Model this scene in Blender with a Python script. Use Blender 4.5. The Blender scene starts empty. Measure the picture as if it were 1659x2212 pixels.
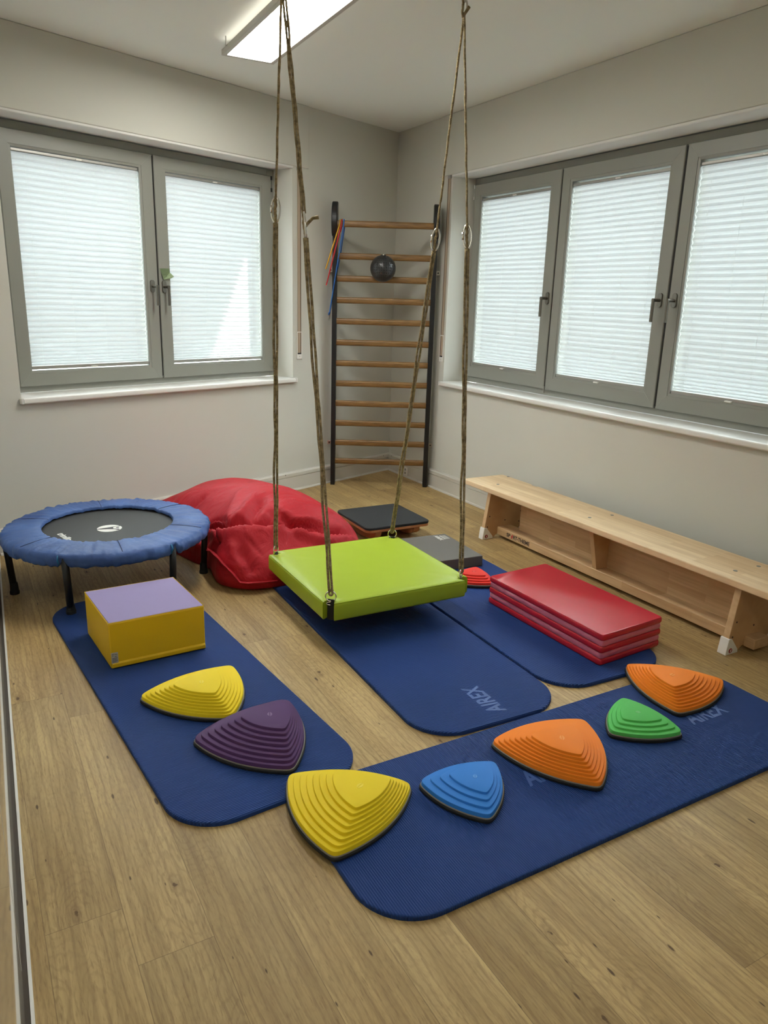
import bpy, bmesh, math, random
from mathutils import Vector, Matrix, noise
random.seed(7)
C = bpy.context.scene.collection
R = math.radians

# ---------------------------------------------------------------- camera
CAM = Vector((4.69400, 4.02463, 1.37452))
cam_d = bpy.data.cameras.new('camera'); cam = bpy.data.objects.new('camera', cam_d); C.objects.link(cam)
yaw, pitch, roll = R(220.85511), R(-15.89746), R(1.71614)
F = Vector((math.cos(pitch)*math.cos(yaw), math.cos(pitch)*math.sin(yaw), math.sin(pitch)))
r0 = F.cross(Vector((0, 0, 1))).normalized(); u0 = r0.cross(F)
RX = r0*math.cos(roll)+u0*math.sin(roll); UY = -r0*math.sin(roll)+u0*math.cos(roll)
M = Matrix((RX, UY, -F)).transposed().to_4x4(); M.translation = CAM
cam.matrix_world = M
cam_d.sensor_fit = 'HORIZONTAL'; cam_d.sensor_width = 36; cam_d.lens = 1602.677/1659*36
cam_d.clip_start = 0.02; cam_d.clip_end = 100
bpy.context.scene.camera = cam

# ---------------------------------------------------------------- light
SC = bpy.context.scene
SC.view_settings.view_transform = 'Standard'; SC.view_settings.look = 'None'
SC.view_settings.gamma = 1; SC.view_settings.exposure = 0.08; SC.view_settings.use_curve_mapping = False
SKY = 1.2
HIGH = 24.0           # how much brighter the open sky is than the horizon behind trees and houses

LAMP = 35.0           # ceiling panel
FILL_LAMP = 15.0          # added fill panel, unseen behind the camera
SUN = 60.0
w = bpy.data.worlds.new('world'); SC.world = w; w.use_nodes = True
nt = w.node_tree; nt.nodes.clear()
out = nt.nodes.new('ShaderNodeOutputWorld'); bg = nt.nodes.new('ShaderNodeBackground')
tc = nt.nodes.new('ShaderNodeTexCoord'); sp = nt.nodes.new('ShaderNodeSeparateXYZ'); cr = nt.nodes.new('ShaderNodeValToRGB')
mr = nt.nodes.new('ShaderNodeMapRange'); mr.inputs['From Min'].default_value = -1
cr.color_ramp.elements[0].position = .46; cr.color_ramp.elements[0].color = (.38, .40, .40, 1)
cr.color_ramp.elements[1].position = .54; cr.color_ramp.elements[1].color = (.93, 1.0, 1.06, 1)
nt.links.new(tc.outputs['Generated'], sp.inputs[0]); nt.links.new(sp.outputs['Z'], mr.inputs['Value'])
nt.links.new(mr.outputs[0], cr.inputs[0]); nt.links.new(cr.outputs[0], bg.inputs[0])
hm = nt.nodes.new('ShaderNodeMapRange'); hm.interpolation_type = 'SMOOTHSTEP'
hm.inputs['From Min'].default_value = .16; hm.inputs['From Max'].default_value = .42; hm.inputs['To Min'].default_value = SKY; hm.inputs['To Max'].default_value = SKY*HIGH
nt.links.new(sp.outputs['Z'], hm.inputs['Value']); nt.links.new(hm.outputs[0], bg.inputs[1]); nt.links.new(bg.outputs[0], out.inputs[0])

sun_d = bpy.data.lights.new('sun', 'SUN'); sun_d.energy = SUN; sun_d.angle = R(.12); sun_d.color = (1, .97, .92)
sun = bpy.data.objects.new('sun', sun_d); C.objects.link(sun)
SUN_TO = Vector((-.085, -.30, .95)).normalized()      # towards the sun, outside the left wall
sun.rotation_euler = SUN_TO.to_track_quat('Z', 'Y').to_euler(); sun.location = (2, -6, 5)

# ---------------------------------------------------------------- frames
TH = R(19.345369)
E2 = Vector((math.sin(TH), math.cos(TH), 0)); N2 = Vector((math.cos(TH), -math.sin(TH), 0)); ZU = Vector((0, 0, 1))
def WL(x, n, z): return Vector((x, n, z))                       # left wall frame: along, into room, up
def WR(s, n, z): return E2*s + N2*n + ZU*z                      # right wall frame
def frame(o, ang): 
    a = R(ang); e = Vector((math.cos(a), math.sin(a), 0)); g = Vector((-math.sin(a), math.cos(a), 0)); o = Vector(o)
    return lambda x, y, z=0: o + e*x + g*y + ZU*z

# ---------------------------------------------------------------- mesh helpers
def mk(name, bm, mat, parent=None, smooth=False, bevel=0, seg=2, sub=0):
    me = bpy.data.meshes.new(name)
    bmesh.ops.recalc_face_normals(bm, faces=bm.faces[:]); bm.to_mesh(me); bm.free()
    if mat: me.materials.append(mat)
    if smooth:
        for p in me.polygons: p.use_smooth = True
    o = bpy.data.objects.new(name, me); C.objects.link(o)
    if parent is not None:
        o.parent = parent; o.matrix_parent_inverse = parent.matrix_world.inverted() if False else Matrix.Translation(-Vector(parent['_o']) if '_o' in parent else Vector((0,0,0)))
    if bevel:
        b = o.modifiers.new('b', 'BEVEL'); b.width = bevel; b.segments = seg; b.limit_method = 'ANGLE'; b.angle_limit = R(35)
        if not smooth:
            for p in me.polygons: p.use_smooth = True
            w_ = o.modifiers.new('w', 'WEIGHTED_NORMAL'); w_.keep_sharp = True
    if sub:
        s = o.modifiers.new('s', 'SUBSURF'); s.levels = sub; s.render_levels = sub
    return o
def tag(o, label, cat, group=None):
    o['label'] = label; o['category'] = cat
    if group: o['group'] = group
    return o
def thing(name, loc, label, cat, group=None):
    o = bpy.data.objects.new(name, None); C.objects.link(o); o.location = loc; o['_o'] = list(loc); o.empty_display_size = .05
    return tag(o, label, cat, group)
def struct(name, bm, mat, parent=None, **k):
    o = mk(name, bm, mat, parent, **k)
    if parent is None: o['kind'] = 'structure'
    return o
def BM(): return bmesh.new()
def box(bm, f, x0, x1, y0, y1, z0, z1):
    v = [bm.verts.new(f(x, y, z)) for z in (z0, z1) for x, y in ((x0, y0), (x1, y0), (x1, y1), (x0, y1))]
    for q in ((0, 1, 2, 3), (4, 5, 6, 7), (0, 1, 5, 4), (1, 2, 6, 5), (2, 3, 7, 6), (3, 0, 4, 7)): bm.faces.new([v[i] for i in q])
    return bm
def I(x, y, z=0): return Vector((x, y, z))
def prism(bm, pts, f0, f1):
    """pts: 2d list; f0/f1 map a 2d point to 3d for the two caps"""
    a = [bm.verts.new(f0(*p)) for p in pts]; b = [bm.verts.new(f1(*p)) for p in pts]; n = len(pts)
    bm.faces.new(a); bm.faces.new(b[::-1])
    for i in range(n): bm.faces.new((a[i], a[(i+1) % n], b[(i+1) % n], b[i]))
    return bm
def tube(bm, pts, r, n=8, closed=False, cap=True):
    pts = [Vector(p) for p in pts]; m = len(pts); rings = []; prev = None
    rr = r if hasattr(r, '__len__') else [r]*m
    for i in range(m):
        if closed: t = pts[(i+1) % m]-pts[i-1]
        else: t = pts[min(i+1, m-1)]-pts[max(i-1, 0)]
        t.normalize()
        if prev is None: prev = t.orthogonal().normalized()
        a = (prev-t*prev.dot(t)).normalized(); prev = a; b = t.cross(a)
        rings.append([bm.verts.new(pts[i]+(a*math.cos(k*2*math.pi/n)+b*math.sin(k*2*math.pi/n))*rr[i]) for k in range(n)])
    for i in range(m if closed else m-1):
        A, B = rings[i], rings[(i+1) % m]
        for k in range(n): bm.faces.new((A[k], A[(k+1) % n], B[(k+1) % n], B[k]))
    if cap and not closed: bm.faces.new(rings[0][::-1]); bm.faces.new(rings[-1])
    return bm
def cyl(bm, a, b, r, r2=None, n=20):
    return tube(bm, [a, b], [r, r if r2 is None else r2], n)
def revolve(bm, o, prof, n=64, f=None):
    f = f or (lambda x, y, z: Vector(o)+Vector((x, y, z)))
    rings = []
    for r, z in prof:
        rings.append([bm.verts.new(f(r*math.cos(k*2*math.pi/n), r*math.sin(k*2*math.pi/n), z)) for k in range(n)] if r > 1e-6 else [bm.verts.new(f(0, 0, z))])
    for A, B in zip(rings, rings[1:]):
        for k in range(n):
            k2 = (k+1) % n
            if len(A) == 1 and len(B) == 1: continue
            if len(A) == 1: bm.faces.new((A[0], B[k2], B[k]))
            elif len(B) == 1: bm.faces.new((A[k], A[k2], B[0]))
            else: bm.faces.new((A[k], A[k2], B[k2], B[k]))
    return bm
def rrect(L, W, r, n=8):
    """rounded rectangle 0..L x 0..W"""
    p = []
    for cx, cy, a0 in ((L-r, W-r, 0), (r, W-r, 90), (r, r, 180), (L-r, r, 270)):
        for k in range(n+1):
            a = R(a0+90*k/n); p.append((cx+r*math.cos(a), cy+r*math.sin(a)))
    return p
def stack(bm, loops):
    """closed loops of 3d points joined into a skin with caps"""
    rs = [[bm.verts.new(p) for p in l] for l in loops]; n = len(rs[0])
    for A, B in zip(rs, rs[1:]):
        for k in range(n): bm.faces.new((A[k], A[(k+1) % n], B[(k+1) % n], B[k]))
    bm.faces.new(rs[0][::-1]); bm.faces.new(rs[-1])
    return bm
def text(name, s, size, P, X, Y, mat, parent, ext=.0006, bold=.0, shear=0, sx=1.0, ctr=True):
    """text mesh with origin P, reading along X, up along Y"""
    cu = bpy.data.curves.new('t', 'FONT'); cu.body = s; cu.size = size; cu.extrude = ext; cu.offset = bold; cu.shear = shear
    if ctr: cu.align_x = 'CENTER'
    cu.resolution_u = 3
    t = bpy.data.objects.new('t', cu); C.objects.link(t)
    dg = bpy.context.evaluated_depsgraph_get(); me = bpy.data.meshes.new_from_object(t.evaluated_get(dg))
    bpy.data.objects.remove(t)
    X = Vector(X).normalized(); Y = Vector(Y).normalized(); Zn = X.cross(Y).normalized()
    for v in me.vertices: c = v.co.copy(); v.co = Vector(P)+X*c.x*sx+Y*c.y+Zn*c.z
    bm = BM(); bm.from_mesh(me); bpy.data.meshes.remove(me)
    return mk(name, bm, mat, parent)

# ---------------------------------------------------------------- materials
def lin(c): 
    return tuple(((v/255+.055)/1.055)**2.4 if v/255 > .04045 else v/255/12.92 for v in c)+(1,)
class Mt:
    def __init__(s, name, col=(200, 200, 200), rough=.5, metal=0, spec=.5, coat=0, linear=None):
        s.m = bpy.data.materials.new(name); s.m.use_nodes = True; s.t = s.m.node_tree
        s.b = s.t.nodes['Principled BSDF']; s.b.inputs['Base Color'].default_value = linear or lin(col)
        s.b.inputs['Roughness'].default_value = rough; s.b.inputs['Metallic'].default_value = metal
        s.b.inputs['Specular IOR Level'].default_value = spec; s.b.inputs['Coat Weight'].default_value = coat
    def n(s, t, **k):
        x = s.t.nodes.new(t)
        for a, v in k.items():
            if a in x.inputs: x.inputs[a].default_value = v
            else: setattr(x, a, v)
        return x
    def l(s, a, b): s.t.links.new(a, b)
    def coord(s, scale=(1, 1, 1), rotz=0, gen='Object'):
        tc = s.n('ShaderNodeTexCoord'); mp = s.n('ShaderNodeMapping'); s.l(tc.outputs[gen], mp.inputs[0])
        mp.inputs['Scale'].default_value = scale; mp.inputs['Rotation'].default_value = (0, 0, rotz); return mp.outputs[0]
    def bump(s, h, st=.2, dist=.002, prev=None):
        b = s.n('ShaderNodeBump'); b.inputs['Strength'].default_value = st; b.inputs['Distance'].default_value = dist
        s.l(h, b.inputs['Height'])
        if prev: s.l(prev, b.inputs['Normal'])
        s.l(b.outputs[0], s.b.inputs['Normal']); return b.outputs[0]
    def mott(s, c1, c2, scale=8, detail=4, coord=None, lo=.35, hi=.65):
        nz = s.n('ShaderNodeTexNoise'); nz.inputs['Scale'].default_value = scale; nz.inputs['Detail'].default_value = detail
        s.l(coord or s.coord(), nz.inputs['Vector'])
        r = s.n('ShaderNodeValToRGB'); r.color_ramp.elements[0].color = lin(c1); r.color_ramp.elements[1].color = lin(c2)
        r.color_ramp.elements[0].position = lo; r.color_ramp.elements[1].position = hi
        s.l(nz.outputs[0], r.inputs[0]); s.l(r.outputs[0], s.b.inputs['Base Color']); return nz.outputs[0], r.outputs[0]
    def nbump(s, scale=200, st=.2, dist=.001, detail=3):
        nz = s.n('ShaderNodeTexNoise'); nz.inputs['Scale'].default_value = scale; nz.inputs['Detail'].default_value = detail
        s.l(s.coord(), nz.inputs['Vector']); return s.bump(nz.outputs[0], st, dist)
def simple(name, col, rough=.5, metal=0, nb=None, **k):
    m = Mt(name, col, rough, metal, **k)
    if nb: m.nbump(*nb)
    return m.m
M_wall = simple('wall_paint', (205, 204, 194), .85, nb=(60, .08, .002))
M_ceil = simple('ceiling_paint', (240, 243, 237), .9, nb=(40, .06, .002))
M_pvc = simple('shaded_window_plastic', (144, 145, 137), .38)  # frames darkened: their backlit shade is put into the base colour
M_reveal = simple('reveal_plaster', (226, 225, 220), .8)
M_gap = simple('dark_gap_rubber', (28, 26, 24), .7)
M_sill = simple('sill_lacquer', (226, 224, 218), .3)
M_base = simple('baseboard_plastic', (205, 202, 192), .4)
M_steel = simple('brushed_steel', (190, 186, 178), .3, 1)
M_nickel = simple('matt_nickel', (128, 124, 116), .32, 1)
M_chrome = simple('zinc_steel', (225, 222, 215), .18, 1)
M_blackmetal = simple('black_powder_coat', (16, 16, 17), .45)
M_rubber = simple('black_rubber', (20, 21, 22), .75)
M_alu = simple('aluminium_profile', (170, 168, 162), .4, .6)
M_whiteplastic = simple('white_plastic', (235, 233, 226), .4)

# floor planks
m = Mt('oak_vinyl_planks', rough=.42, spec=.3); tcn = m.coord(rotz=-R(70.65))
sx = m.n('ShaderNodeSeparateXYZ'); m.l(tcn, sx.inputs[0])
rowv = m.n('ShaderNodeMath', operation='MULTIPLY_ADD'); m.l(sx.outputs['Y'], rowv.inputs[0]); rowv.inputs[1].default_value = 1/.165; rowv.inputs[2].default_value = 100.594
row = m.n('ShaderNodeMath', operation='FLOOR'); m.l(rowv.outputs[0], row.inputs[0])
rf = m.n('ShaderNodeMath', operation='FRACT'); m.l(rowv.outputs[0], rf.inputs[0])
wn = m.n('ShaderNodeTexWhiteNoise', noise_dimensions='1D'); m.l(row.outputs[0], wn.inputs['W'])
colv = m.n('ShaderNodeMath', operation='MULTIPLY_ADD'); m.l(sx.outputs['X'], colv.inputs[0]); colv.inputs[1].default_value = 1/1.09; m.l(wn.outputs['Value'], colv.inputs[2])
colf = m.n('ShaderNodeMath', operation='FLOOR'); m.l(colv.outputs[0], colf.inputs[0])
cf = m.n('ShaderNodeMath', operation='FRACT'); m.l(colv.outputs[0], cf.inputs[0])
cid = m.n('ShaderNodeCombineXYZ'); m.l(row.outputs[0], cid.inputs[0]); m.l(colf.outputs[0], cid.inputs[1])
wn2 = m.n('ShaderNodeTexWhiteNoise', noise_dimensions='3D'); m.l(cid.outputs[0], wn2.inputs['Vector'])
# per plank shifted grain coordinates
off = m.n('ShaderNodeVectorMath', operation='MULTIPLY_ADD'); m.l(wn2.outputs['Color'], off.inputs[0]); off.inputs[1].default_value = (37, 23, 11); m.l(tcn, off.inputs[2])
def strc(scale):
    q = m.n('ShaderNodeMapping'); q.inputs['Scale'].default_value = scale; m.l(off.outputs[0], q.inputs[0]); return q.outputs[0]
g1 = m.n('ShaderNodeTexNoise', Scale=1.0, Detail=9.0, Roughness=.68); m.l(strc((2.0, 30, 1)), g1.inputs['Vector'])
g2 = m.n('ShaderNodeTexNoise', Scale=1.0, Detail=5.0, Roughness=.6); m.l(strc((9, 150, 1)), g2.inputs['Vector'])
g3 = m.n('ShaderNodeTexNoise', Scale=1.0, Detail=2.0); m.l(strc((1.3, 5, 1)), g3.inputs['Vector'])
wv = m.n('ShaderNodeTexWave', wave_type='BANDS', bands_direction='Y'); wv.inputs['Scale'].default_value = 9; wv.inputs['Distortion'].default_value = 5; wv.inputs['Detail'].default_value = 3; wv.inputs['Detail Scale'].default_value = 1.2; m.l(strc((.55, 1.7, 1)), wv.inputs['Vector'])
def mixc(a, b, fac, mode='MIX'):
    x = m.n('ShaderNodeMix', data_type='RGBA', blend_type=mode)
    for v, i in ((fac, 0), (a, 6), (b, 7)):
        if hasattr(v, 'links'): m.l(v, x.inputs[i])
        else: x.inputs[i].default_value = v
    return x.outputs[2]
def ramp(src, p0, c0, p1, c1):
    r = m.n('ShaderNodeValToRGB'); e = r.color_ramp.elements; e[0].position = p0; e[0].color = c0; e[1].position = p1; e[1].color = c1; m.l(src, r.inputs[0]); return r.outputs[0]
base = ramp(g1.outputs[0], .32, lin((152, 125, 80)), .68, lin((206, 178, 122)))
base = mixc(base, ramp(g3.outputs[0], .35, lin((152, 122, 78)), .7, lin((214, 188, 134))), .35)
base = mixc(base, lin((128, 100, 64)), ramp(wv.outputs[0], .72, (0, 0, 0, 1), 1.0, (.30, .30, .30, 1)))
base = mixc(base, lin((138, 110, 74)), ramp(g2.outputs[0], .56, (0, 0, 0, 1), .75, (.55, .55, .55, 1)))
base = mixc(base, lin((70, 48, 28)), ramp(g1.outputs[0], .27, (.5, .5, .5, 1), .34, (0, 0, 0, 1)))
tint = m.n('ShaderNodeMapRange'); tint.inputs['To Min'].default_value = .84; tint.inputs['To Max'].default_value = 1.06; m.l(wn2.outputs['Value'], tint.inputs[0])
tc2 = m.n('ShaderNodeCombineColor'); [m.l(tint.outputs[0], tc2.inputs[i]) for i in range(3)]
base = mixc(base, tc2.outputs[0], 1.0, 'MULTIPLY')
knd2 = m.n('ShaderNodeTexNoise', Scale=1.0, Detail=4.0); m.l(strc((3, 12, 1)), knd2.inputs['Vector'])
kn = m.n('ShaderNodeTexVoronoi'); kn.voronoi_dimensions = '2D'; kn.inputs['Scale'].default_value = 1.0; m.l(strc((1.7, 4.4, 1)), kn.inputs['Vector'])
knd = m.n('ShaderNodeTexNoise', Scale=60.0, Detail=2.0); m.l(tcn, knd.inputs['Vector'])
ka = m.n('ShaderNodeMath', operation='MULTIPLY_ADD'); m.l(knd.outputs[0], ka.inputs[0]); ka.inputs[1].default_value = .09; m.l(kn.outputs['Distance'], ka.inputs[2])
base = mixc(base, lin((52, 36, 22)), ramp(ka.outputs[0], .055, (.95, .95, .95, 1), .064, (0, 0, 0, 1)))
base = mixc(base, lin((120, 92, 58)), ramp(ka.outputs[0], .055, (.5, .5, .5, 1), .12, (0, 0, 0, 1)))
rg = m.n('ShaderNodeMath', operation='MULTIPLY_ADD'); m.l(knd2.outputs[0], rg.inputs[0]); rg.inputs[1].default_value = .75; m.l(kn.outputs['Distance'], rg.inputs[2])
rs_ = m.n('ShaderNodeMath', operation='MULTIPLY'); m.l(rg.outputs[0], rs_.inputs[0]); rs_.inputs[1].default_value = 95
rn_ = m.n('ShaderNodeMath', operation='SINE'); m.l(rs_.outputs[0], rn_.inputs[0])
rfall = ramp(kn.outputs['Distance'], .12, (.26, .26, .26, 1), .5, (.10, .10, .10, 1))
rmul = m.n('ShaderNodeMix', data_type='RGBA', blend_type='MULTIPLY'); rmul.inputs[0].default_value = 1; m.l(ramp(rn_.outputs[0], .2, (0, 0, 0, 1), 1.0, (1, 1, 1, 1)), rmul.inputs[6]); m.l(rfall, rmul.inputs[7])
base = mixc(base, lin((122, 96, 58)), rmul.outputs[2])
k2 = m.n('ShaderNodeTexVoronoi'); k2.voronoi_dimensions = '2D'; k2.inputs['Scale'].default_value = 1.0; m.l(strc((2.6, 9, 1)), k2.inputs['Vector'])
k2a = m.n('ShaderNodeMath', operation='MULTIPLY_ADD'); m.l(knd2.outputs[0], k2a.inputs[0]); k2a.inputs[1].default_value = .10; m.l(k2.outputs['Distance'], k2a.inputs[2])
base = mixc(base, lin((66, 46, 28)), ramp(k2a.outputs[0], .062, (.85, .85, .85, 1), .076, (0, 0, 0, 1)))
po = m.n('ShaderNodeTexNoise', Scale=1.0, Detail=3.0, Roughness=.7); m.l(strc((28, 260, 1)), po.inputs['Vector'])
base = mixc(base, lin((116, 90, 54)), ramp(po.outputs[0], .52, (0, 0, 0, 1), .72, (.5, .5, .5, 1)))
# seams
def edge(src, w_):
    a = m.n('ShaderNodeMath', operation='SUBTRACT'); m.l(src, a.inputs[0]); a.inputs[1].default_value = .5
    b = m.n('ShaderNodeMath', operation='ABSOLUTE'); m.l(a.outputs[0], b.inputs[0])
    c = m.n('ShaderNodeMath', operation='GREATER_THAN'); m.l(b.outputs[0], c.inputs[0]); c.inputs[1].default_value = .5-w_; return c.outputs[0]
mx = m.n('ShaderNodeMath', operation='MAXIMUM'); m.l(edge(rf.outputs[0], .006), mx.inputs[0]); m.l(edge(cf.outputs[0], .0008), mx.inputs[1])
sm = m.n('ShaderNodeMath', operation='MULTIPLY'); m.l(mx.outputs[0], sm.inputs[0]); sm.inputs[1].default_value = .45
base = mixc(base, lin((88, 66, 42)), sm.outputs[0])
m.l(base, m.b.inputs['Base Color'])
rr_ = m.n('ShaderNodeMapRange'); rr_.inputs['To Min'].default_value = .42; rr_.inputs['To Max'].default_value = .58; m.l(g1.outputs[0], rr_.inputs[0]); m.l(rr_.outputs[0], m.b.inputs['Roughness'])
m.bump(g2.outputs[0], .25, .001)
M_floor = m.m

def wood(name, c1, c2, dark, rot, ln=.42, wd=.035, rough=.45, dirs='XY'):
    """finger jointed pine boards: strips with staggered ends"""
    m = Mt(name, rough=rough); co = m.coord(rotz=rot)
    br = m.n('ShaderNodeTexBrick'); br.offset = .5; br.inputs['Scale'].default_value = 1; br.inputs['Brick Width'].default_value = ln; br.inputs['Row Height'].default_value = wd
    br.inputs['Mortar Size'].default_value = .0; br.inputs['Color1'].default_value = lin(c1); br.inputs['Color2'].default_value = lin(c2); br.inputs['Bias'].default_value = -.1
    if dirs == 'XZ':
        s = m.n('ShaderNodeSeparateXYZ'); c = m.n('ShaderNodeCombineXYZ'); m.l(co, s.inputs[0]); m.l(s.outputs['X'], c.inputs[0]); m.l(s.outputs['Z'], c.inputs[1]); m.l(s.outputs['Y'], c.inputs[2]); co = c.outputs[0]
    m.l(co, br.inputs['Vector'])
    mp = m.n('ShaderNodeMapping'); mp.inputs['Scale'].default_value = (4, 70, 30); m.l(co, mp.inputs[0])
    nz = m.n('ShaderNodeTexNoise'); nz.inputs['Scale'].default_value = 1; nz.inputs['Detail'].default_value = 6; m.l(mp.outputs[0], nz.inputs['Vector'])
    r = m.n('ShaderNodeValToRGB'); r.color_ramp.elements[0].position = .4; r.color_ramp.elements[0].color = (0, 0, 0, 1); r.color_ramp.elements[1].position = .8; r.color_ramp.elements[1].color = (.5, .5, .5, 1); m.l(nz.outputs[0], r.inputs[0])
    x = m.n('ShaderNodeMix', data_type='RGBA'); m.l(r.outputs[0], x.inputs[0]); m.l(br.outputs['Color'], x.inputs[6]); x.inputs[7].default_value = lin(dark)
    m.l(x.outputs[2], m.b.inputs['Base Color']); m.bump(nz.outputs[0], .08, .0006)
    return m.m
M_pine = wood('finger_jointed_pine', (238, 212, 172), (220, 188, 144), (190, 154, 110), -R(71.5))
M_pine_v = wood('finger_jointed_pine_panel', (214, 182, 138), (192, 156, 112), (156, 118, 80), -R(71.5), dirs='XZ')
M_ply = Mt('birch_plywood', rough=.5); M_ply.mott((188, 148, 104), (204, 166, 120), 9, 5); M_ply = M_ply.m
M_plyedge = Mt('plywood_edge', rough=.5); M_plyedge.mott((200, 165, 122), (214, 182, 138), 30, 3); M_plyedge = M_plyedge.m
m = Mt('oak_rung', rough=.4); m.mott((112, 82, 44), (142, 106, 60), 3, 6, coord=m.coord((4, 4, 60))); M_oak = m.m

# mats
def matmat(name, ang, c=(32, 64, 128)):
    m = Mt(name, c, .5, spec=.25); co = m.coord(rotz=-R(ang))
    wv = m.n('ShaderNodeTexWave', wave_type='BANDS', bands_direction='X'); wv.inputs['Scale'].default_value = 314.16/20/ .0065/100*1.0; m.l(co, wv.inputs['Vector'])
    wv.inputs['Scale'].default_value = .31416/.0065/ .98
    m.bump(wv.outputs[0], .85, .0032)
    nz = m.n('ShaderNodeTexNoise', Scale=3.0, Detail=3.0); m.l(co, nz.inputs['Vector'])
    r = m.n('ShaderNodeValToRGB'); r.color_ramp.elements[0].color = lin(tuple(v*.93 for v in c)); r.color_ramp.elements[1].color = lin(tuple(v*1.08 for v in c)); m.l(nz.outputs[0], r.inputs[0]); m.l(r.outputs[0], m.b.inputs['Base Color'])
    rr = m.n('ShaderNodeMapRange'); rr.inputs['To Min'].default_value = .55; rr.inputs['To Max'].default_value = .7; m.l(nz.outputs[0], rr.inputs[0]); m.l(rr.outputs[0], m.b.inputs['Roughness'])
    return m.m
M_matlet = simple('embossed_mat_lettering', (56, 90, 156), .5)
def vinyl(name, c, rough=.38, big=2.5, st=.25):
    m = Mt(name, c, rough, spec=.45); nz = m.n('ShaderNodeTexNoise', Scale=big, Detail=2.0); m.l(m.coord(), nz.inputs['Vector'])
    b1 = m.bump(nz.outputs[0], st, .02); n2 = m.n('ShaderNodeTexNoise', Scale=500.0); m.l(m.coord(), n2.inputs['Vector']); m.bump(n2.outputs[0], .06, .0005, b1)
    return m.m
def stonem(name, c):
    m = Mt(name, c, .6, spec=.22); m.nbump(700, .25, .0006); return m.m

# blind: thin pleated fabric letting daylight through
m = Mt('pleated_blind_fabric'); t = m.t; t.nodes.remove(m.b)
dif = m.n('ShaderNodeBsdfDiffuse'); dif.inputs[0].default_value = (.55, .57, .57, 1)
trl = m.n('ShaderNodeBsdfTranslucent'); trl.inputs[0].default_value = (.050, .0525, .051, 1)
addn = m.n('ShaderNodeAddShader'); t.links.new(dif.outputs[0], addn.inputs[0]); t.links.new(trl.outputs[0], addn.inputs[1])
tpn = m.n('ShaderNodeBsdfTransparent'); mxb = m.n('ShaderNodeMixShader'); mxb.inputs[0].default_value = .20   # open weave: a fifth of the light passes straight through
t.links.new(addn.outputs[0], mxb.inputs[1]); t.links.new(tpn.outputs[0], mxb.inputs[2])
t.links.new(mxb.outputs[0], t.nodes['Material Output'].inputs[0]); M_blind = m.m
m = Mt('window_glass'); t = m.t; t.nodes.remove(m.b)
tr = m.n('ShaderNodeBsdfTransparent'); tr.inputs[0].default_value = (.93, .96, .95, 1); gl = m.n('ShaderNodeBsdfGlossy'); gl.inputs['Roughness'].default_value = .02
mxs = m.n('ShaderNodeMixShader'); mxs.inputs[0].default_value = .07; t.links.new(tr.outputs[0], mxs.inputs[1]); t.links.new(gl.outputs[0], mxs.inputs[2]); t.links.new(mxs.outputs[0], t.nodes['Material Output'].inputs[0]); M_glass = m.m
def emis(name, col, st):
    m = bpy.data.materials.new(name); m.use_nodes = True; t = m.node_tree; t.nodes.clear()
    e = t.nodes.new('ShaderNodeEmission'); e.inputs[0].default_value = col; e.inputs[1].default_value = st; o = t.nodes.new('ShaderNodeOutputMaterial'); t.links.new(e.outputs[0], o.inputs[0]); return m
M_led = emis('led_diffuser', (1, .975, .91, 1), LAMP)
M_fill = emis('fill_panel_rear', (1, .975, .91, 1), FILL_LAMP)
M_glow = emis('led_edge', (1, .93, .82, 1), 5.0)

# ================================================================ ROOM
H = 2.6
UL = Vector((.36, .933, 0)).normalized()                       # side wall direction
S0 = Vector((3.907, 1.835, 0))-UL*(1.835/UL.y); S1 = S0+UL*5.6
RB = WR(5.6, 0, 0)
ext = 1.0
def poly_slab(name, pts, z0, z1, mat):
    bm = BM(); prism(bm, pts, lambda x, y: I(x, y, z0), lambda x, y: I(x, y, z1)); return struct(name, bm, mat)
outer = [(-.6, -.35), (S0.x+.3, -.35), (S1.x+.4, S1.y+.3), (RB.x-.5, RB.y+.35)]
poly_slab('floor', outer, -.12, 0, M_floor)
poly_slab('ceiling', outer, H, H+.15, M_ceil)
def wall(name, f, x0, x1, o=None, T=.3):
    """wall in frame f (along, into room, up) with an opening o = (x0,x1,z0,z1)"""
    bm = BM()
    if o is None: box(bm, f, x0, x1, -T, 0, 0, H)
    else:
        a, b, c, d = o
        box(bm, f, x0, a, -T, 0, 0, H); box(bm, f, b, x1, -T, 0, 0, H); box(bm, f, a, b, -T, 0, 0, c); box(bm, f, a, b, -T, 0, d, H)
    return struct(name, bm, M_wall)
OL = (1.08, 2.996, .795, 2.215); OR = (.764, 3.53, .785, 2.215)
wall('wall_left', WL, -.1, S0.x+.12, OL); wall('wall_right', WR, -.32, 5.7, OR)
fb = lambda x, y, z: RB+Vector((S1.x+.3-RB.x, S1.y-RB.y+.05, 0)).normalized()*x+Vector((0, -1, 0))*y+ZU*z
wall('wall_back', fb, -.2, 3.7)
# shutter box casings: the wall above each window stands a little proud
bm = BM(); box(bm, WL, .935, S0.x, 0, .012, 2.217, H); struct('trim_1', bm, M_wall, bevel=.006)
bm = BM(); box(bm, WR, .60, 5.6, 0, .012, 2.217, H); struct('trim_2', bm, M_wall, bevel=.006)
# rounded lintel edge strips
def lintel(name, f, x0, x1):
    bm = BM(); pts = [(-.178, 2.216), (.010, 2.216), (.010, 2.206), (.004, 2.203), (-.178, 2.208)]
    prism(bm, pts, lambda n, z: f(x0, n, z), lambda n, z: f(x1, n, z)); struct(name, bm, M_reveal)
lintel('trim_3', WL, 1.081, 2.995); lintel('trim_4', WR, .765, 3.529)

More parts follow.
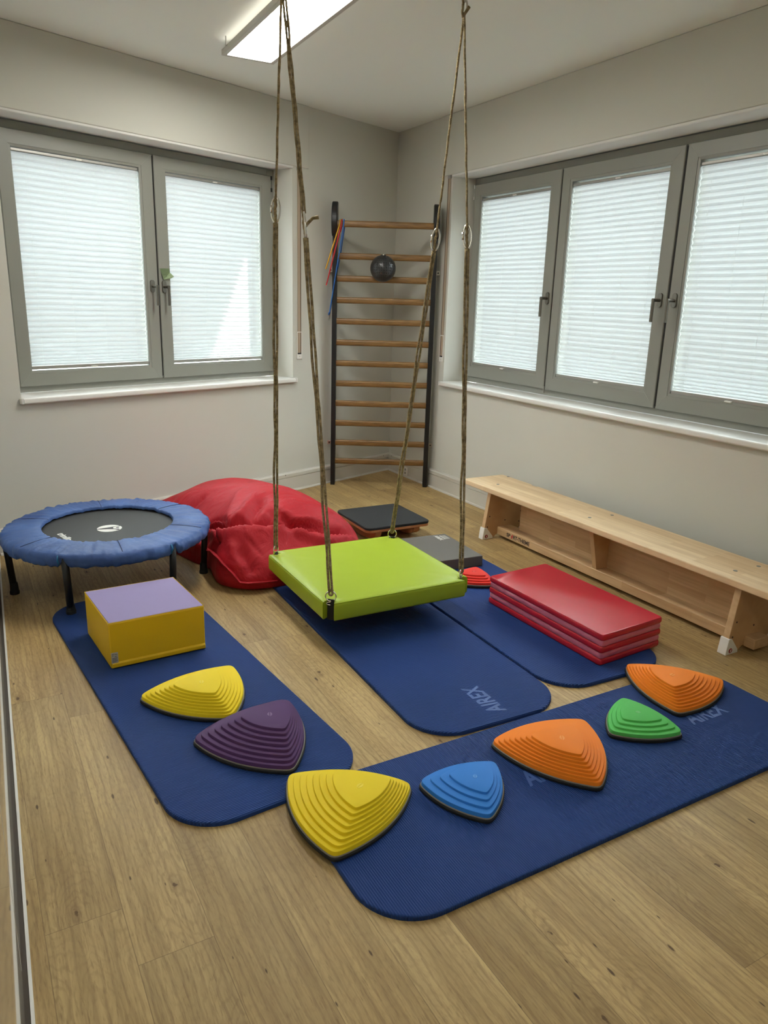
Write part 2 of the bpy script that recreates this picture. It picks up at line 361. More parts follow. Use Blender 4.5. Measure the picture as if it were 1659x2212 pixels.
# side wall: glossy cupboard doors standing on a low aluminium rail
NS = Vector((-UL.y, UL.x, 0))                                    # into the room
FS = lambda x, y, z: S0+UL*x+NS*y+ZU*z
bm = BM(); box(bm, FS, -.1, 5.7, -.35, -.06, 0, H); struct('wall_side', bm, M_wall)
m = Mt('glossy_door_panel', (226, 224, 214), .2, spec=.8, coat=1.0); M_door = m.m
bm = BM(); box(bm, FS, .0, 1.02, -.055, -.012, .03, 2.4); d1 = struct('door_1', bm, M_door, bevel=.002)
for i, (a, b) in enumerate(((1.03, 2.9), (2.91, 4.7), (4.71, 5.55))):
    bm = BM(); box(bm, FS, a, b, -.055, -.012, .03, 2.4); struct('door_%d' % (i+2), bm, M_door, bevel=.002)
bm = BM(); box(bm, FS, 0, 5.56, -.06, -.004, 0, .012); struct('trim_5', bm, simple('dark_rail', (74, 64, 52), .6))
bm = BM(); box(bm, FS, 0, 5.56, -.003, .004, 0, .006); struct('trim_6', bm, M_whiteplastic)
bm = BM(); box(bm, FS, 0, 5.56, -.06, .0, 2.402, H); struct('trim_7', bm, M_wall)

# baseboards: duct with ledge and foot strip
def baseboard(name, f, x0, x1, c0, outlet=None):
    bm = BM()
    def pr(pts, a, b): prism(bm, pts, lambda n, z: f(a, n, z), lambda n, z: f(b, n, z))
    pr([(0, 0), (.022, 0), (.022, .102), (.018, .106), (.026, .110), (.026, .132), (.020, .140), (0, .142)], x0, x1)
    pr([(.0221, 0), (.034, 0), (.032, .008), (.0221, .013)], x0, x1)
    o = struct(name, bm, M_base)
    bm = BM()
    for x in c0: cyl(bm, f(x, .0255, .128), f(x, .0275, .128), .0035, n=10)
    mk('screw', bm, M_blackmetal, o)
    return o
bl = baseboard('baseboard_left', WL, .006, S0.x, [.1, 1.18, 2.31, 2.9])
br_ = baseboard('baseboard_right', WR, .026, 5.6, [.09, 1.6, 2.9])
ot = thing('wall_outlet', WR(.325, .0225, .02), 'small white socket plate set in the baseboard behind the wall bars', 'socket')
bm = BM(); box(bm, WR, .292, .358, .0225, .030, .012, .084); mk('plate', bm, M_whiteplastic, ot, bevel=.003)
bm = BM(); [cyl(bm, WR(.325, .030, z), WR(.325, .0312, z), .010) for z in (.034, .062)]; mk('socket_opening', bm, simple('socket_grey', (150, 148, 140), .5), ot)

# ---------------------------------------------------------------- windows
def rectframe(bm, f, x0, x1, z0, z1, w_, n0, n1, wb=None):
    wb = wb or w_
    box(bm, f, x0, x0+w_, n0, n1, z0, z1); box(bm, f, x1-w_, x1, n0, n1, z0, z1)
    box(bm, f, x0+w_, x1-w_, n0, n1, z1-w_, z1); box(bm, f, x0+w_, x1-w_, n0, n1, z0, z0+wb)
def blind(f, x0, x1, z0, z1, label, place, rng):
    o = thing('pleated_blind', f((x0+x1)/2, -.19, z0), label, 'window blind', 'pleated blinds on the window sashes')
    bm = BM(); zs = []; z = z1-.014; i = 0; zb = z0+.022
    span = z-zb
    while z > zb:
        zs.append(z); fr = (z-zb)/span
        z -= .0150*(.42+.58*min(1, fr/.16)) if fr < .16 else .0150
        i += 1
    zs.append(zb)
    nx = 10; rows = []
    for i, z in enumerate(zs):
        row = []
        for k in range(nx+1):
            x = x0+.004+(x1-x0-.008)*k/nx
            amp = .0065*(1.0+.12*noise.noise(Vector((x*5, z*3, rng))))
            sag = .0015*noise.noise(Vector((x*3, z*4, rng+5)))
            row.append(bm.verts.new(f(x, -.191+(amp if i % 2 else -amp), z+sag)))
        rows.append(row)
    for A, B in zip(rows, rows[1:]):
        for k in range(nx): bm.faces.new((A[k], A[k+1], B[k+1], B[k]))
    mk('fabric', bm, M_blind, o)
    bm = BM(); box(bm, f, x0+.003, x1-.003, -.200, -.180, z1-.018, z1-.004); mk('top_rail', bm, M_alu, o, bevel=.002)
    bm = BM(); box(bm, f, x0+.002, x1-.002, -.200, -.179, z0+.006, z0+.024); mk('bottom_rail', bm, M_alu, o, bevel=.002)
    xm = (x0+x1)/2
    bm = BM(); box(bm, f, xm-.018, xm+.018, -.181, -.165, z0+.004, z0+.012); mk('pull_tab', bm, M_whiteplastic, o, bevel=.002)
    bm = BM(); box(bm, f, xm-.016, xm+.016, -.181, -.172, z1-.017, z1-.010); mk('clip', bm, M_whiteplastic, o, bevel=.001)
    for q in (.1, .37, .63, .9):
        x = x0+(x1-x0)*q; bm = BM(); tube(bm, [f(x, -.186, z1-.02), f(x, -.186, z0+.02)], .0005, 5); mk('cord', bm, M_cord, o)
    return o
M_cord = simple('blind_cord', (200, 202, 198), .7)
def handle(f, x, z, parent):
    bm = BM(); pts = [(.015*math.cos(a), .022+.015*math.sin(a)) for a in [math.pi*k/12 for k in range(13)]]+[(.015*math.cos(a), -.022+.015*math.sin(a)) for a in [math.pi+math.pi*k/12 for k in range(13)]]
    prism(bm, pts, lambda a, b: f(x+a, -.171, z+b), lambda a, b: f(x+a, -.161, z+b))
    h = mk('handle', bm, M_nickel, parent, bevel=.002)
    bm = BM(); cyl(bm, f(x, -.163, z), f(x, -.110, z), .009); cyl(bm, f(x, -.116, z+.008), f(x, -.116, z-.112), .0085)
    l_ = mk('lever', bm, M_nickel, None, bevel=.002); l_.parent = h
def window(name, f, o, sashes, gapxs):
    x0, x1, z0, z1 = o
    bm = BM(); rectframe(bm, f, x0+.001, x1-.001, z0+.031, z1-.010, .062, -.26, -.187)
    for g in gapxs: box(bm, f, g-.04, g+.04, -.26, -.187, z0+.09, z1-.07)
    w_ = bpy.data.objects.new(name, None); C.objects.link(w_); w_['kind'] = 'structure'; w_['_o'] = [0, 0, 0]
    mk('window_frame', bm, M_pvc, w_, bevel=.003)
    for i, (a, b, g0, g1, c, d, hx) in enumerate(sashes):
        bm = BM(); 
        for (p0, p1, q0, q1) in ((a, b, c, .945), (a, b, 2.08, d)): pass
        # mitred sash: four trapezoids with a stepped bead
        O = [(a, c), (b, c), (b, d), (a, d)]; G = [(g0, .945), (g1, .945), (g1, 2.08), (g0, 2.08)]
        Bd = [(g0-.014, .931), (g1+.014, .931), (g1+.014, 2.094), (g0-.014, 2.094)]
        loops = [[f(x, -.235, z) for x, z in O], [f(x, -.174, z) for x, z in O], [f(x*1+(.003 if x == a else -.003), -.170, z+(.003 if z == c else -.003)) for x, z in O],
                 [f(x, -.170, z) for x, z in Bd], [f(x, -.1725, z) for x, z in Bd], [f(x, -.174, z) for x, z in G], [f(x, -.235, z) for x, z in G]]
        rs = [[bm.verts.new(p) for p in l] for l in loops]
        for A, B in zip(rs, rs[1:]+rs[:1]):
            for k in range(4): bm.faces.new((A[k], A[(k+1) % 4], B[(k+1) % 4], B[k]))
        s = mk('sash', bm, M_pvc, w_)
        # mitre lines
        bm = BM()
        for (p, q) in zip(O, Bd):
            P = f(p[0], -.1699, p[1]); Q = f(q[0], -.1699, q[1]); D = (Q-P).normalized()
            tube(bm, [P+D*.005, Q], .0006, 4)
        mm = mk('mitre_line', bm, M_alu, None); mm.parent = s
        bm = BM(); box(bm, f, g0-.01, g1+.01, -.222, -.214, .935, 2.09); pane = mk('glass_pane', bm, M_glass, None); pane.parent = s
        if hx: handle(f, hx, 1.418, s)
    for g in gapxs:
        bm = BM(); box(bm, f, g-.0045, g+.0045, -.20, -.176, z0+.08, z1-.06); mk('seal', bm, M_gap, w_)
    return w_
w1 = window('window_1', WL, OL, [(2.030, 2.920, 2.117, 2.846, .861, 2.163, 2.072), (1.122, 2.020, 1.212, 1.940, .861, 2.163, 1.990)], [2.025])
w2 = window('window_2', WR, OR, [(.790, 1.665, .872, 1.573, .857, 2.163, 1.634), (1.677, 2.557, 1.759, 2.473, .853, 2.163, 2.516), (2.571, 3.44, 2.652, 3.36, .853, 2.163, 2.610)], [1.671, 2.564])
for f, a, b, c, d, lab in ((WL, 2.117, 2.846, .945, 2.08, 'white pleated blind on the left window, on the sash nearest the photo edge'),
                           (WL, 1.212, 1.940, .945, 2.08, 'white pleated blind with a bright triangular patch of sun at its lower corner'),
                           (WR, .872, 1.573, .938, 2.073, 'white pleated blind on the right-hand wall, nearest the wall bars'),
                           (WR, 1.759, 2.473, .938, 2.073, 'white pleated blind on the middle sash of the right-hand wall'),
                           (WR, 2.652, 3.36, .938, 2.073, 'white pleated blind cut off by the right edge of the photo')):
    blind(f, a, b, c, d, lab, None, a)
# hinges
def hinge(f, x, z0, z1, w_, mat):
    bm = BM(); tube(bm, [f(x, -.168, z0), f(x, -.168, z1)], .0016, 6); cyl(bm, f(x, -.168, z1-.012), f(x, -.168, z1+.012), .006, n=10); cyl(bm, f(x, -.168, z0-.012), f(x, -.168, z0+.012), .006, n=10)
    mk('hinge', bm, mat, w_)
hinge(WL, 1.116, 2.075, 2.150, w1, M_blackmetal); hinge(WL, 1.116, .865, .885, w1, M_alu)
hinge(WR, .787, 2.08, 2.150, w2, M_alu); hinge(WR, 1.671, .845, .862, w2, M_alu)
def sill(parent, f, x0, x1, zt):
    bm = BM(); prism(bm, [(-.18, zt), (.022, zt), (.029, zt-.003), (.033, zt-.010), (.033, zt-.026), (.028, zt-.032), (.002, zt-.032), (.002, zt-.022), (-.18, zt-.022)], lambda n, z: f(x0, n, z), lambda n, z: f(x1, n, z))
    mk('window_sill', bm, M_sill, parent, bevel=.0015)
sill(w1, WL, 1.081, 2.995, .8255); sill(w2, WR, .765, 3.529, .8155)
bm = BM(); box(bm, WL, 1.062, 1.081, .0005, .033, .794, .8255); box(bm, WL, 2.995, 3.008, .0005, .033, .794, .8255); mk('sill_end', bm, M_sill, w1, bevel=.003)
bm = BM(); box(bm, WR, .750, .765, .0005, .033, .784, .8155); mk('sill_end', bm, M_sill, w2, bevel=.003)

# roller shutter belts
M_belt = simple('beige_webbing', (176, 158, 136), .8); M_belt2 = simple('brown_webbing_edge', (112, 92, 76), .85)
def belt(f, xc, s, zb, lab):
    o = thing('shutter_belt', f(xc, .001, zb), lab, 'shutter belt', 'roller shutter belts beside the windows')
    bm = BM(); box(bm, f, xc-.015, xc+.015, .003, .0055, zb+.04, 2.204); mk('strap', bm, M_belt, o)
    bm = BM(); box(bm, f, xc-.0155, xc-.009, .0056, .0064, zb+.04, 2.204); mk('strap_stripe', bm, M_belt2, o)
    bm = BM(); rectframe(bm, f, xc-.024, xc+.024, zb, zb+.19, .006, .001, .007, .035); mk('cover_plate', bm, M_whiteplastic, o, bevel=.0015)
    bm = BM(); box(bm, f, xc-.016, xc+.016, .0022, .0072, zb+.034, zb+.043); mk('slot', bm, M_gap, o)
    bm = BM(); cyl(bm, f(xc, .0071, zb+.018), f(xc, .0078, zb+.018), .0035, n=10); mk('screw', bm, M_steel, o)
    bm = BM(); box(bm, f, xc-.018, xc+.018, .001, .009, 2.196, 2.2168); mk('guide', bm, M_alu, o)
belt(WL, 1.022, 1, .955, 'beige roller shutter belt on the wall beside the left window')
belt(WR, .728, 1, .955, 'beige roller shutter belt on the wall beside the right window')

# sticky note
bm = BM(); f = WL; pts = [(2.014, 1.524), (1.946, 1.527), (1.944, 1.504), (1.922, 1.480), (1.944, 1.468), (1.996, 1.460)]
g = [bm.verts.new(f(x, -.1685+(.012 if z < 1.5 and x < 1.93 else (.010 if z < 1.47 else 0)), z)) for x, z in pts]; bm.faces.new(g)
r = bmesh.ops.solidify(bm, geom=bm.faces[:], thickness=.0006)
nm = simple('green_paper', (146, 166, 128), .8); nt_ = mk('sticky_note', bm, nm); nt_.location = (0, 0, 0)
tag(nt_, 'pale green sticky note curling on the window sash above the handle', 'note')
bm = BM()
for k, (xa, xb, z) in enumerate(((2.000, 1.962, 1.512), (1.998, 1.950, 1.500), (1.992, 1.948, 1.488), (1.985, 1.955, 1.477))):
    P = [f(xa+(xb-xa)*q/14, -.1675+(.006 if z < 1.49 else .0), z+.0018*math.sin(q*2.1+k)) for q in range(15)]; tube(bm, P, .0005, 4)
mk('handwriting', bm, simple('pencil', (96, 116, 88), .8), nt_)

# mask added outside, out of view: blocks the sun except for one wedge
bm = BM()
def shade(x, z, t=.5): p = Vector((x, -.19, z)); k = t; return p+SUN_TO*k
A, B_, D_ = (1.323, 1.640), (1.311, .90), (1.668, .90)
def tri_mask(t0, t1):
    big = [(.85, .60), (3.25, .60), (3.25, 2.40), (.85, 2.40)]
    def quad(pts):
        prism(bm, pts, lambda x, z: shade(x, z, t0), lambda x, z: shade(x, z, t1))
    quad([big[0], D_[:1]+(-1.0,), D_, A, B_, (B_[0], -1.0), big[0]][0:1]+[(B_[0], .6), B_, A, (A[0], 2.4), big[3]])
    quad([(D_[0], .6), big[1], big[2], (A[0], 2.4), A, D_])
tri_mask(5.0, 5.1)
struct('sun_mask', bm, simple('sun_mask_surface', (190, 186, 178), .9))

# ---------------------------------------------------------------- ceiling light
def panel(org, ang, L, Wd, led, label):
    f = frame(org, ang); o = thing('ceiling_light', org, label, 'ceiling light', 'LED ceiling panels')
    z0 = 2.540; z1 = 2.562
    bm = BM(); t_ = .022
    for a in ((0, L, 0, t_), (0, L, Wd-t_, Wd), (0, t_, t_, Wd-t_), (L-t_, L, t_, Wd-t_)): box(bm, f, a[0], a[1], a[2], a[3], z0, z1)
    box(bm, f, 0, L, 0, Wd, z1, z1+.004); mk('frame', bm, simple('lamp_frame', (196, 194, 186), .4, .2), o, bevel=.001)
    bm = BM(); box(bm, f, t_, L-t_, t_, Wd-t_, z0+.004, z0+.008); mk('diffuser', bm, led, o)
    bm = BM(); box(bm, f, .04, L-.04, .01, .018, z1+.006, z1+.012); box(bm, f, .04, L-.04, Wd-.018, Wd-.01, z1+.006, z1+.012); mk('edge_glow', bm, M_glow, o)
    bm = BM(); box(bm, f, .1, L-.1, .06, Wd-.06, z1+.004, H); mk('mount', bm, M_alu, o)
    for x in (.10, L-.10):
        bm = BM(); cyl(bm, f(x, -.006, z1), f(x, -.006, H), .003, n=8); box(bm, f, x-.006, x+.006, -.009, .002, z1-.002, z1+.003); mk('clip', bm, M_alu, o)
    return o
panel((2.080, .590, 0), 69.0, 1.20, .275, M_led, 'slim rectangular LED panel hanging just below the ceiling, switched on')
panel((4.05, 3.10, 0), 69.0, 1.20, .275, M_fill, 'added fill light panel on the ceiling behind the camera, out of view')  # unseen fill light, added to brighten the near part of the room

# ================================================================ WALL BARS
LA = Vector((.760, .0886, 0)); LT = Vector((-.654, .757, 0)).normalized(); LN = Vector((.757, .654, 0)).normalized()
FL = lambda a, n, z: LA+LT*a+LN*n+ZU*z
lad = thing('wall_bars', LA, 'tall wall bars with black steel posts and brown wooden rungs across the corner', 'wall bars')
for a in (0, .71):
    bm = BM(); box(bm, FL, a-.016, a+.016, -.075, 0, 0, 1.90); p = mk('post', bm, M_blackmetal, lad, bevel=.003)
    bm = BM(); pr = [(-.055, 1.80), (.03, 1.80), (.062, 1.82), (.085, 1.87), (.085, 1.93), (.060, 1.985), (.020, 2.02), (-.01, 2.03), (-.055, 2.03)]
    s_ = -1 if a == 0 else 1
    prism(bm, pr, lambda n, z: FL(a-.020, n, z), lambda n, z: FL(a+.020, n, z)); mk('post_head', bm, M_blackmetal, lad, bevel=.006)
    for z in (1.575, .32):
        bm = BM(); box(bm, FL, a+s_*.016, a+s_*.044, -.060, -.056, z-.014, z+.014) if s_ > 0 else box(bm, FL, a-.044, a-.016, -.060, -.056, z-.014, z+.014)
        x_ = a+s_*.042; box(bm, FL, x_-.003, x_+.003, -.085, -.056, z-.014, z+.014)
        b_ = mk('wall_bracket', bm, M_steel, lad, bevel=.001)
        bm = BM(); cyl(bm, FL(a+s_*.031, -.056, z), FL(a+s_*.031, -.050, z), .006, n=10); x = mk('bolt', bm, M_blackmetal, None); x.parent = b_; x.location = -Vector(lad['_o']) if False else (0, 0, 0); x.matrix_parent_inverse = Matrix()
def rung(z, n):
    bm = BM(); pts = [(.0155*math.cos(t)*(1), .0205*math.sin(t)) for t in [k*2*math.pi/16 for k in range(16)]]
    pts = [(math.copysign(abs(math.cos(t))**.7, math.cos(t))*.016, math.copysign(abs(math.sin(t))**.7, math.sin(t))*.0220) for t in [k*2*math.pi/20 for k in range(20)]]
    prism(bm, pts, lambda u, v: FL(.016, n+u, z+v), lambda u, v: FL(.694, n+u, z+v)); mk('rung', bm, M_oak, lad, smooth=False, bevel=0)
for z in (.182, .325, .474, .623, .771, .919, 1.069, 1.22, 1.368, 1.517, 1.670): rung(z+.001, -.035)
rung(1.880, .045)
# spiked ball lodged between two rungs
bc = FL(.345, .042, 1.592)
m = Mt('dimpled_black_rubber', (30, 31, 32), .3, spec=.6)
vo = m.n('ShaderNodeTexVoronoi'); vo.inputs['Scale'].default_value = 1.0; vo.inputs['Randomness'].default_value = .12
tcx = m.n('ShaderNodeTexCoord'); mpx = m.n('ShaderNodeMapping'); m.l(tcx.outputs['UV'], mpx.inputs[0]); mpx.inputs['Scale'].default_value = (32, 16, 1); m.l(mpx.outputs[0], vo.inputs['Vector']); vo.voronoi_dimensions = '2D'
rp = m.n('ShaderNodeValToRGB'); rp.color_ramp.elements[0].position = .22; rp.color_ramp.elements[0].color = (0, 0, 0, 1); rp.color_ramp.elements[1].position = .32; rp.color_ramp.elements[1].color = (1, 1, 1, 1); m.l(vo.outputs['Distance'], rp.inputs[0])
mxx = m.n('ShaderNodeMix', data_type='RGBA'); m.l(rp.outputs[0], mxx.inputs[0]); mxx.inputs[6].default_value = lin((8, 8, 8)); mxx.inputs[7].default_value = lin((50, 50, 50)); m.l(mxx.outputs[2], m.b.inputs['Base Color']); m.bump(rp.outputs[0], .6, .003)
ball = thing('massage_ball', bc-ZU*.09, 'black dimpled massage ball wedged between the upper rungs of the wall bars', 'ball')
bm = BM(); bmesh.ops.create_uvsphere(bm, u_segments=48, v_segments=24, radius=.0905, calc_uvs=True); 
uv = bm.loops.layers.uv.verify()
for fc in bm.faces:
    us = []
    for lp in fc.loops:
        c = lp.vert.co; u = math.atan2(c.y, c.x)/(2*math.pi)+.5; v = math.asin(max(-1, min(1, c.z/.0905)))/math.pi+.5; us.append([lp, u, v])
    if max(q[1] for q in us)-min(q[1] for q in us) > .5:
        for q in us:
            if q[1] < .5: q[1] += 1
    for lp, u, v in us: lp[uv].uv = (u, v)
bmesh.ops.translate(bm, vec=bc, verts=bm.verts[:]); mk('ball_body', bm, m.m, ball, smooth=True)
bm = BM(); cyl(bm, bc+Vector((.01, .01, .086)), bc+Vector((.012, .012, .096)), .012, .008, 14)
P = [bc+Vector((.012+.018*math.cos(t)+.004*math.cos(3*t), .012+.012*math.sin(t), .093+.004*math.sin(2*t))) for t in [k*.35 for k in range(18)]]; tube(bm, P, .0018, 5, True)
mk('valve', bm, M_chrome, ball, smooth=True)

# rubber bands looped over the top rung
def band(lab, col, a_top, a_bot, z_bot, hoop, nf=.070, r=.0042):
    """closed rubber loop over the top rung; hoop: how far the rear strand runs behind the post"""
    bm = BM(); pts = []; zt = 1.880; n = 26
    for k in range(n+1):
        t = k/n; pts.append(FL(a_top+(a_bot-a_top)*t, nf-(nf-.0)*t*(1 if hoop else .1), zt+(z_bot-zt)*t))
    nb = pts[-1]
    if hoop:
        for k in range(1, 9):
            q = math.pi*k/9; pts.append(FL(a_bot-.006*math.sin(q)-.004, -.0-.040*(1-math.cos(q)), z_bot-.022*math.sin(q)))
        for k in range(n, -1, -1):
            t = k/n; nn = .020-.100*min(1, t*3); pts.append(FL(a_top+.006+(a_bot-.006-a_top-.006)*t, nn, zt+(z_bot-zt)*t))
    else:
        for k in range(1, 5):
            q = math.pi*k/5; pts.append(FL(a_bot-.002, nf*.9+.001-.005*(1-math.cos(q)), z_bot-.006*math.sin(q)))
        for k in range(n, -1, -1):
            t = k/n; pts.append(FL(a_top+.002+(a_bot-a_top-.002)*t, (nf*.9-.010)*t+(.020)*(1-t) if t < .12 else nf*.9-.009, zt+(z_bot-zt)*t))
    for k in range(1, 8):
        q = k/8*math.pi; pts.append(FL(a_top, .045-(nf-.045)*math.cos(q), zt+.027*math.sin(q)))
    tube(bm, pts, r, 7, True)
    tag(mk('resistance_band', bm, simple('rubber_'+col[0], col[1], .5), smooth=True), lab, 'resistance band', 'rubber bands on the wall bars')
band('yellow rubber exercise band hanging from the top rung of the wall bars', ('yellow', (222, 168, 40)), .040, -.055, 1.585, 0, nf=.072)
band('red rubber exercise band hanging between the yellow and the blue one', ('red', (188, 40, 44)), .052, -.050, 1.475, 0, nf=.083)
band('long blue rubber exercise band hanging lowest from the top rung', ('blue', (44, 108, 190)), .066, -.032, 1.285, 1, nf=.070)

# ================================================================ MATS
def gym_mat(ang, a0, a1, c0, c1, lab, z=0, rad=.16, grp='blue gymnastic mats'):
    e = Vector((math.cos(R(ang)), math.sin(R(ang)), 0)); g = Vector((-math.sin(R(ang)), math.cos(R(ang)), 0))
    f = lambda x, y, zz=0: e*(a0+x)+g*(c0+y)+ZU*(z+zz)
    L, Wd = a1-a0, c1-c0
    o = thing('gymnastic_mat', f(L/2, Wd/2), lab, 'gymnastics mat', grp)
    bm = BM()
    def lp(ins, zz):
        p = rrect(L-2*ins, Wd-2*ins, rad-ins, 14); return [f(x+ins, y+ins, zz) for x, y in p]
    stack(bm, [lp(.001, 0), lp(0, .002), lp(0, .0115), lp(.0015, .014), lp(.004, .015)])
    mk('foam_sheet', bm, matmat('ribbed_mat_foam', ang), o)
    return o, f
mat1, f1 = gym_mat(75.8, 1.700, 3.442, -3.042, -2.450, 'blue gymnastics mat on the left carrying the yellow foam block')
mat2, f2 = gym_mat(69, 1.95, 3.670, -1.808, -1.216, 'blue gymnastics mat lying under the green swing platform')
mat3, f3 = gym_mat(69, 1.86, 3.600, -1.203, -.612, 'blue gymnastics mat partly under the folded red mat')
mat4, f4 = gym_mat(160.8, -2.421, -.680, -4.208, -3.638, 'blue gymnastics mat in front carrying the row of stepping stones')
# shift mat4 for its own frame angle
def dirv(a): return Vector((math.cos(R(a)), math.sin(R(a)), 0))
d = Vector((2.591-2.665, 2.695-2.849, 0)).normalized()
text('lettering', 'AIREX', .092, Vector((2.628, 2.772, .0151)), -dirv(69), dirv(-21), M_matlet, mat2, .0003, .0025, .15, .72)
text('lettering', 'AIREX', .092, Vector((2.205, 3.402, .0151)), dirv(160.8), dirv(250.8), M_matlet, mat4, .0003, .0025, .15, .72)
text('lettering', 'AIREX', .092, Vector((2.888, 3.168, .0151)), dirv(160.8), dirv(250.8), M_matlet, mat4, .0003, .0025, .15, .72)

# ---------------------------------------------------------------- stepping stones
def stone(V, top, col, h, nl, lab, z0=.015, s_top=.455, size='large'):
    V = [Vector(v) for v in V]; c = sum(V, Vector((0, 0)))/3
    area = (V[1]-V[0]).x*(V[2]-V[0]).y-(V[1]-V[0]).y*(V[2]-V[0]).x
    if area < 0: V = [V[0], V[2], V[1]]
    raw = []; n = 40
    for i in range(3):
        A, B = V[i], V[(i+1) % 3]; L = (B-A).length; nrm = Vector(((B-A).y, -(B-A).x)).normalized()
        for k in range(n): t = k/n; raw.append(A+(B-A)*t+nrm*(.115*L*4*t*(1-t)))
    N = len(raw); wd = 4 if size == 'large' else 5
    out = []
    for i in range(N):
        s = Vector((0, 0)); W_ = 0
        for k in range(-wd, wd+1): q = math.exp(-(k/(wd*.5))**2); s += raw[(i+k) % N]*q; W_ += q
        out.append(s/W_)
    # smoothing pulls the tips in: push back out
    k_ = max((v-c).length for v in V)/max((p-c).length for p in out); out = [c+(p-c)*k_*.992 for p in out]
    ct = sum((Vector(t) for t in top), Vector((0, 0)))/3; piv = (ct-s_top*c)/(1-s_top)
    # keep the pivot inside the outline
    if (piv-c).length > .30*(V[0]-V[1]).length: piv = c+(piv-c).normalized()*.30*(V[0]-V[1]).length
    o = thing('stepping_stone', (c.x, c.y, z0), lab, 'stepping stone', 'rubber edged stepping stones')
    def ring(s, zz, grow=0.0):
        r = []
        for p in out:
            q = piv+(p-piv)*s; d_ = (q-c); r.append(Vector((q.x, q.y, z0+zz))+(Vector((d_.x, d_.y, 0)).normalized()*grow))
        return r
    bm = BM(); stack(bm, [ring(1, 0, .001), ring(1, .003, .0045), ring(1, .009, .0045), ring(1, .011, .001)]); mk('rubber_foot', bm, M_rubber, o, smooth=False)
    bm = BM(); stack(bm, [ring(1, .0105, .001), ring(1, .0145, .0022), ring(1, .016, 0)]); mk('grey_rim', bm, M_rim, o)
    loops = []; zb = .0158; hs = (h-zb-.012)/(nl-1)
    loops.append(ring(1, zb, -.001)); loops.append(ring(1, zb+.009, -.0022)); loops.append(ring(1, zb+.0112, -.0032)); loops.append(ring(1, zb+.012, -.005))
    z = zb+.012
    for k in range(1, nl):
        s = 1+(s_top-1)*k/(nl-1)
        loops.append(ring(s, z+.0002, .0004)); loops.append(ring(s, z+hs-.0016, -.0004)); loops.append(ring(s, z+hs-.0005, -.0010)); loops.append(ring(s, z+hs, -.0024)); z += hs
    bm = BM(); stack(bm, loops); sb = mk('step_body', bm, stonem('moulded_'+col[0], col[1]), o)
    for p in sb.data.polygons: p.use_smooth = True
    e_ = sb.modifiers.new('e', 'EDGE_SPLIT'); e_.split_angle = R(28)
    # little leaf shaped emblem on the plateau
    bm = BM(); ang0 = math.atan2((V[0]-c).y, (V[0]-c).x); sc = .013 if size == 'large' else .010
    for sg in (-1, 1):
        pts = [(sg*sc*.12+sg*sc*.5*math.sin(math.pi*q/10), sc*(q/5-1)) for q in range(11)]
        pts = [(x*math.cos(ang0)-y*math.sin(ang0)+ct.x, x*math.sin(ang0)+y*math.cos(ang0)+ct.y) for x, y in pts]
        prism(bm, pts, lambda x, y: I(x, y, z0+z-.0002), lambda x, y: I(x, y, z0+z+.0007))
    lc = tuple(min(255, int(v*.8+56)) for v in col[1]); mk('emblem', bm, stonem('emblem_'+col[0], lc), o)
    return o
M_rim = simple('grey_rubber_rim', (120, 116, 108), .6)
YEL = ('yellow', (240, 212, 34)); ORG = ('orange', (246, 136, 34)); 
stone([(3.506, 1.913), (3.153, 1.957), (3.365, 2.234)], [(3.446, 2.013), (3.274, 2.044), (3.381, 2.165)], YEL, .086, 8, 'large yellow stepping stone on the left mat next to the foam block')
stone([(3.528, 2.258), (3.173, 2.297), (3.417, 2.589)], [(3.407, 2.331), (3.256, 2.382), (3.356, 2.484)], ('purple', (86, 56, 102)), .086, 8, 'large dark purple stepping stone near the rounded end of the left mat')
stone([(3.449, 2.613), (3.238, 2.897), (3.586, 2.936)], [(3.415, 2.760), (3.318, 2.892), (3.482, 2.907)], YEL, .086, 8, 'large yellow stepping stone straddling the corner of the front mat')
stone([(3.206, 2.909), (2.979, 3.014), (3.196, 3.140)], [(3.144, 2.963), (3.027, 3.030), (3.146, 3.093)], ('blue', (52, 128, 214)), .047, 4, 'small bright blue stepping stone on the front mat', s_top=.54, size='small')
stone([(2.887, 2.947), (2.568, 3.100), (2.856, 3.298)], [(2.862, 3.063), (2.711, 3.141), (2.850, 3.223)], ORG, .086, 8, 'large orange stepping stone in the middle of the front mat')
stone([(2.336, 3.136), (2.407, 3.370), (2.568, 3.199)], [(2.387, 3.166), (2.401, 3.305), (2.499, 3.212)], ('green', (88, 190, 92)), .047, 4, 'small green stepping stone on the front mat', s_top=.56, size='small')
stone([(2.079, 3.036), (1.942, 3.354), (2.281, 3.313)], [(2.154, 3.145), (2.088, 3.294), (2.237, 3.271)], ORG, .086, 8, 'large orange stepping stone at the far corner of the front mat')
stone([(1.68, 2.03), (1.745, 2.20), (1.87, 2.07)] if 0 else [(1.600, 2.000), (1.722, 2.182), (1.835, 1.985)], [(1.65, 2.03), (1.715, 2.13), (1.77, 2.02)], ('red', (226, 58, 48)), .052, 4, 'small red stepping stone half hidden behind the swing platform', s_top=.56, size='small')

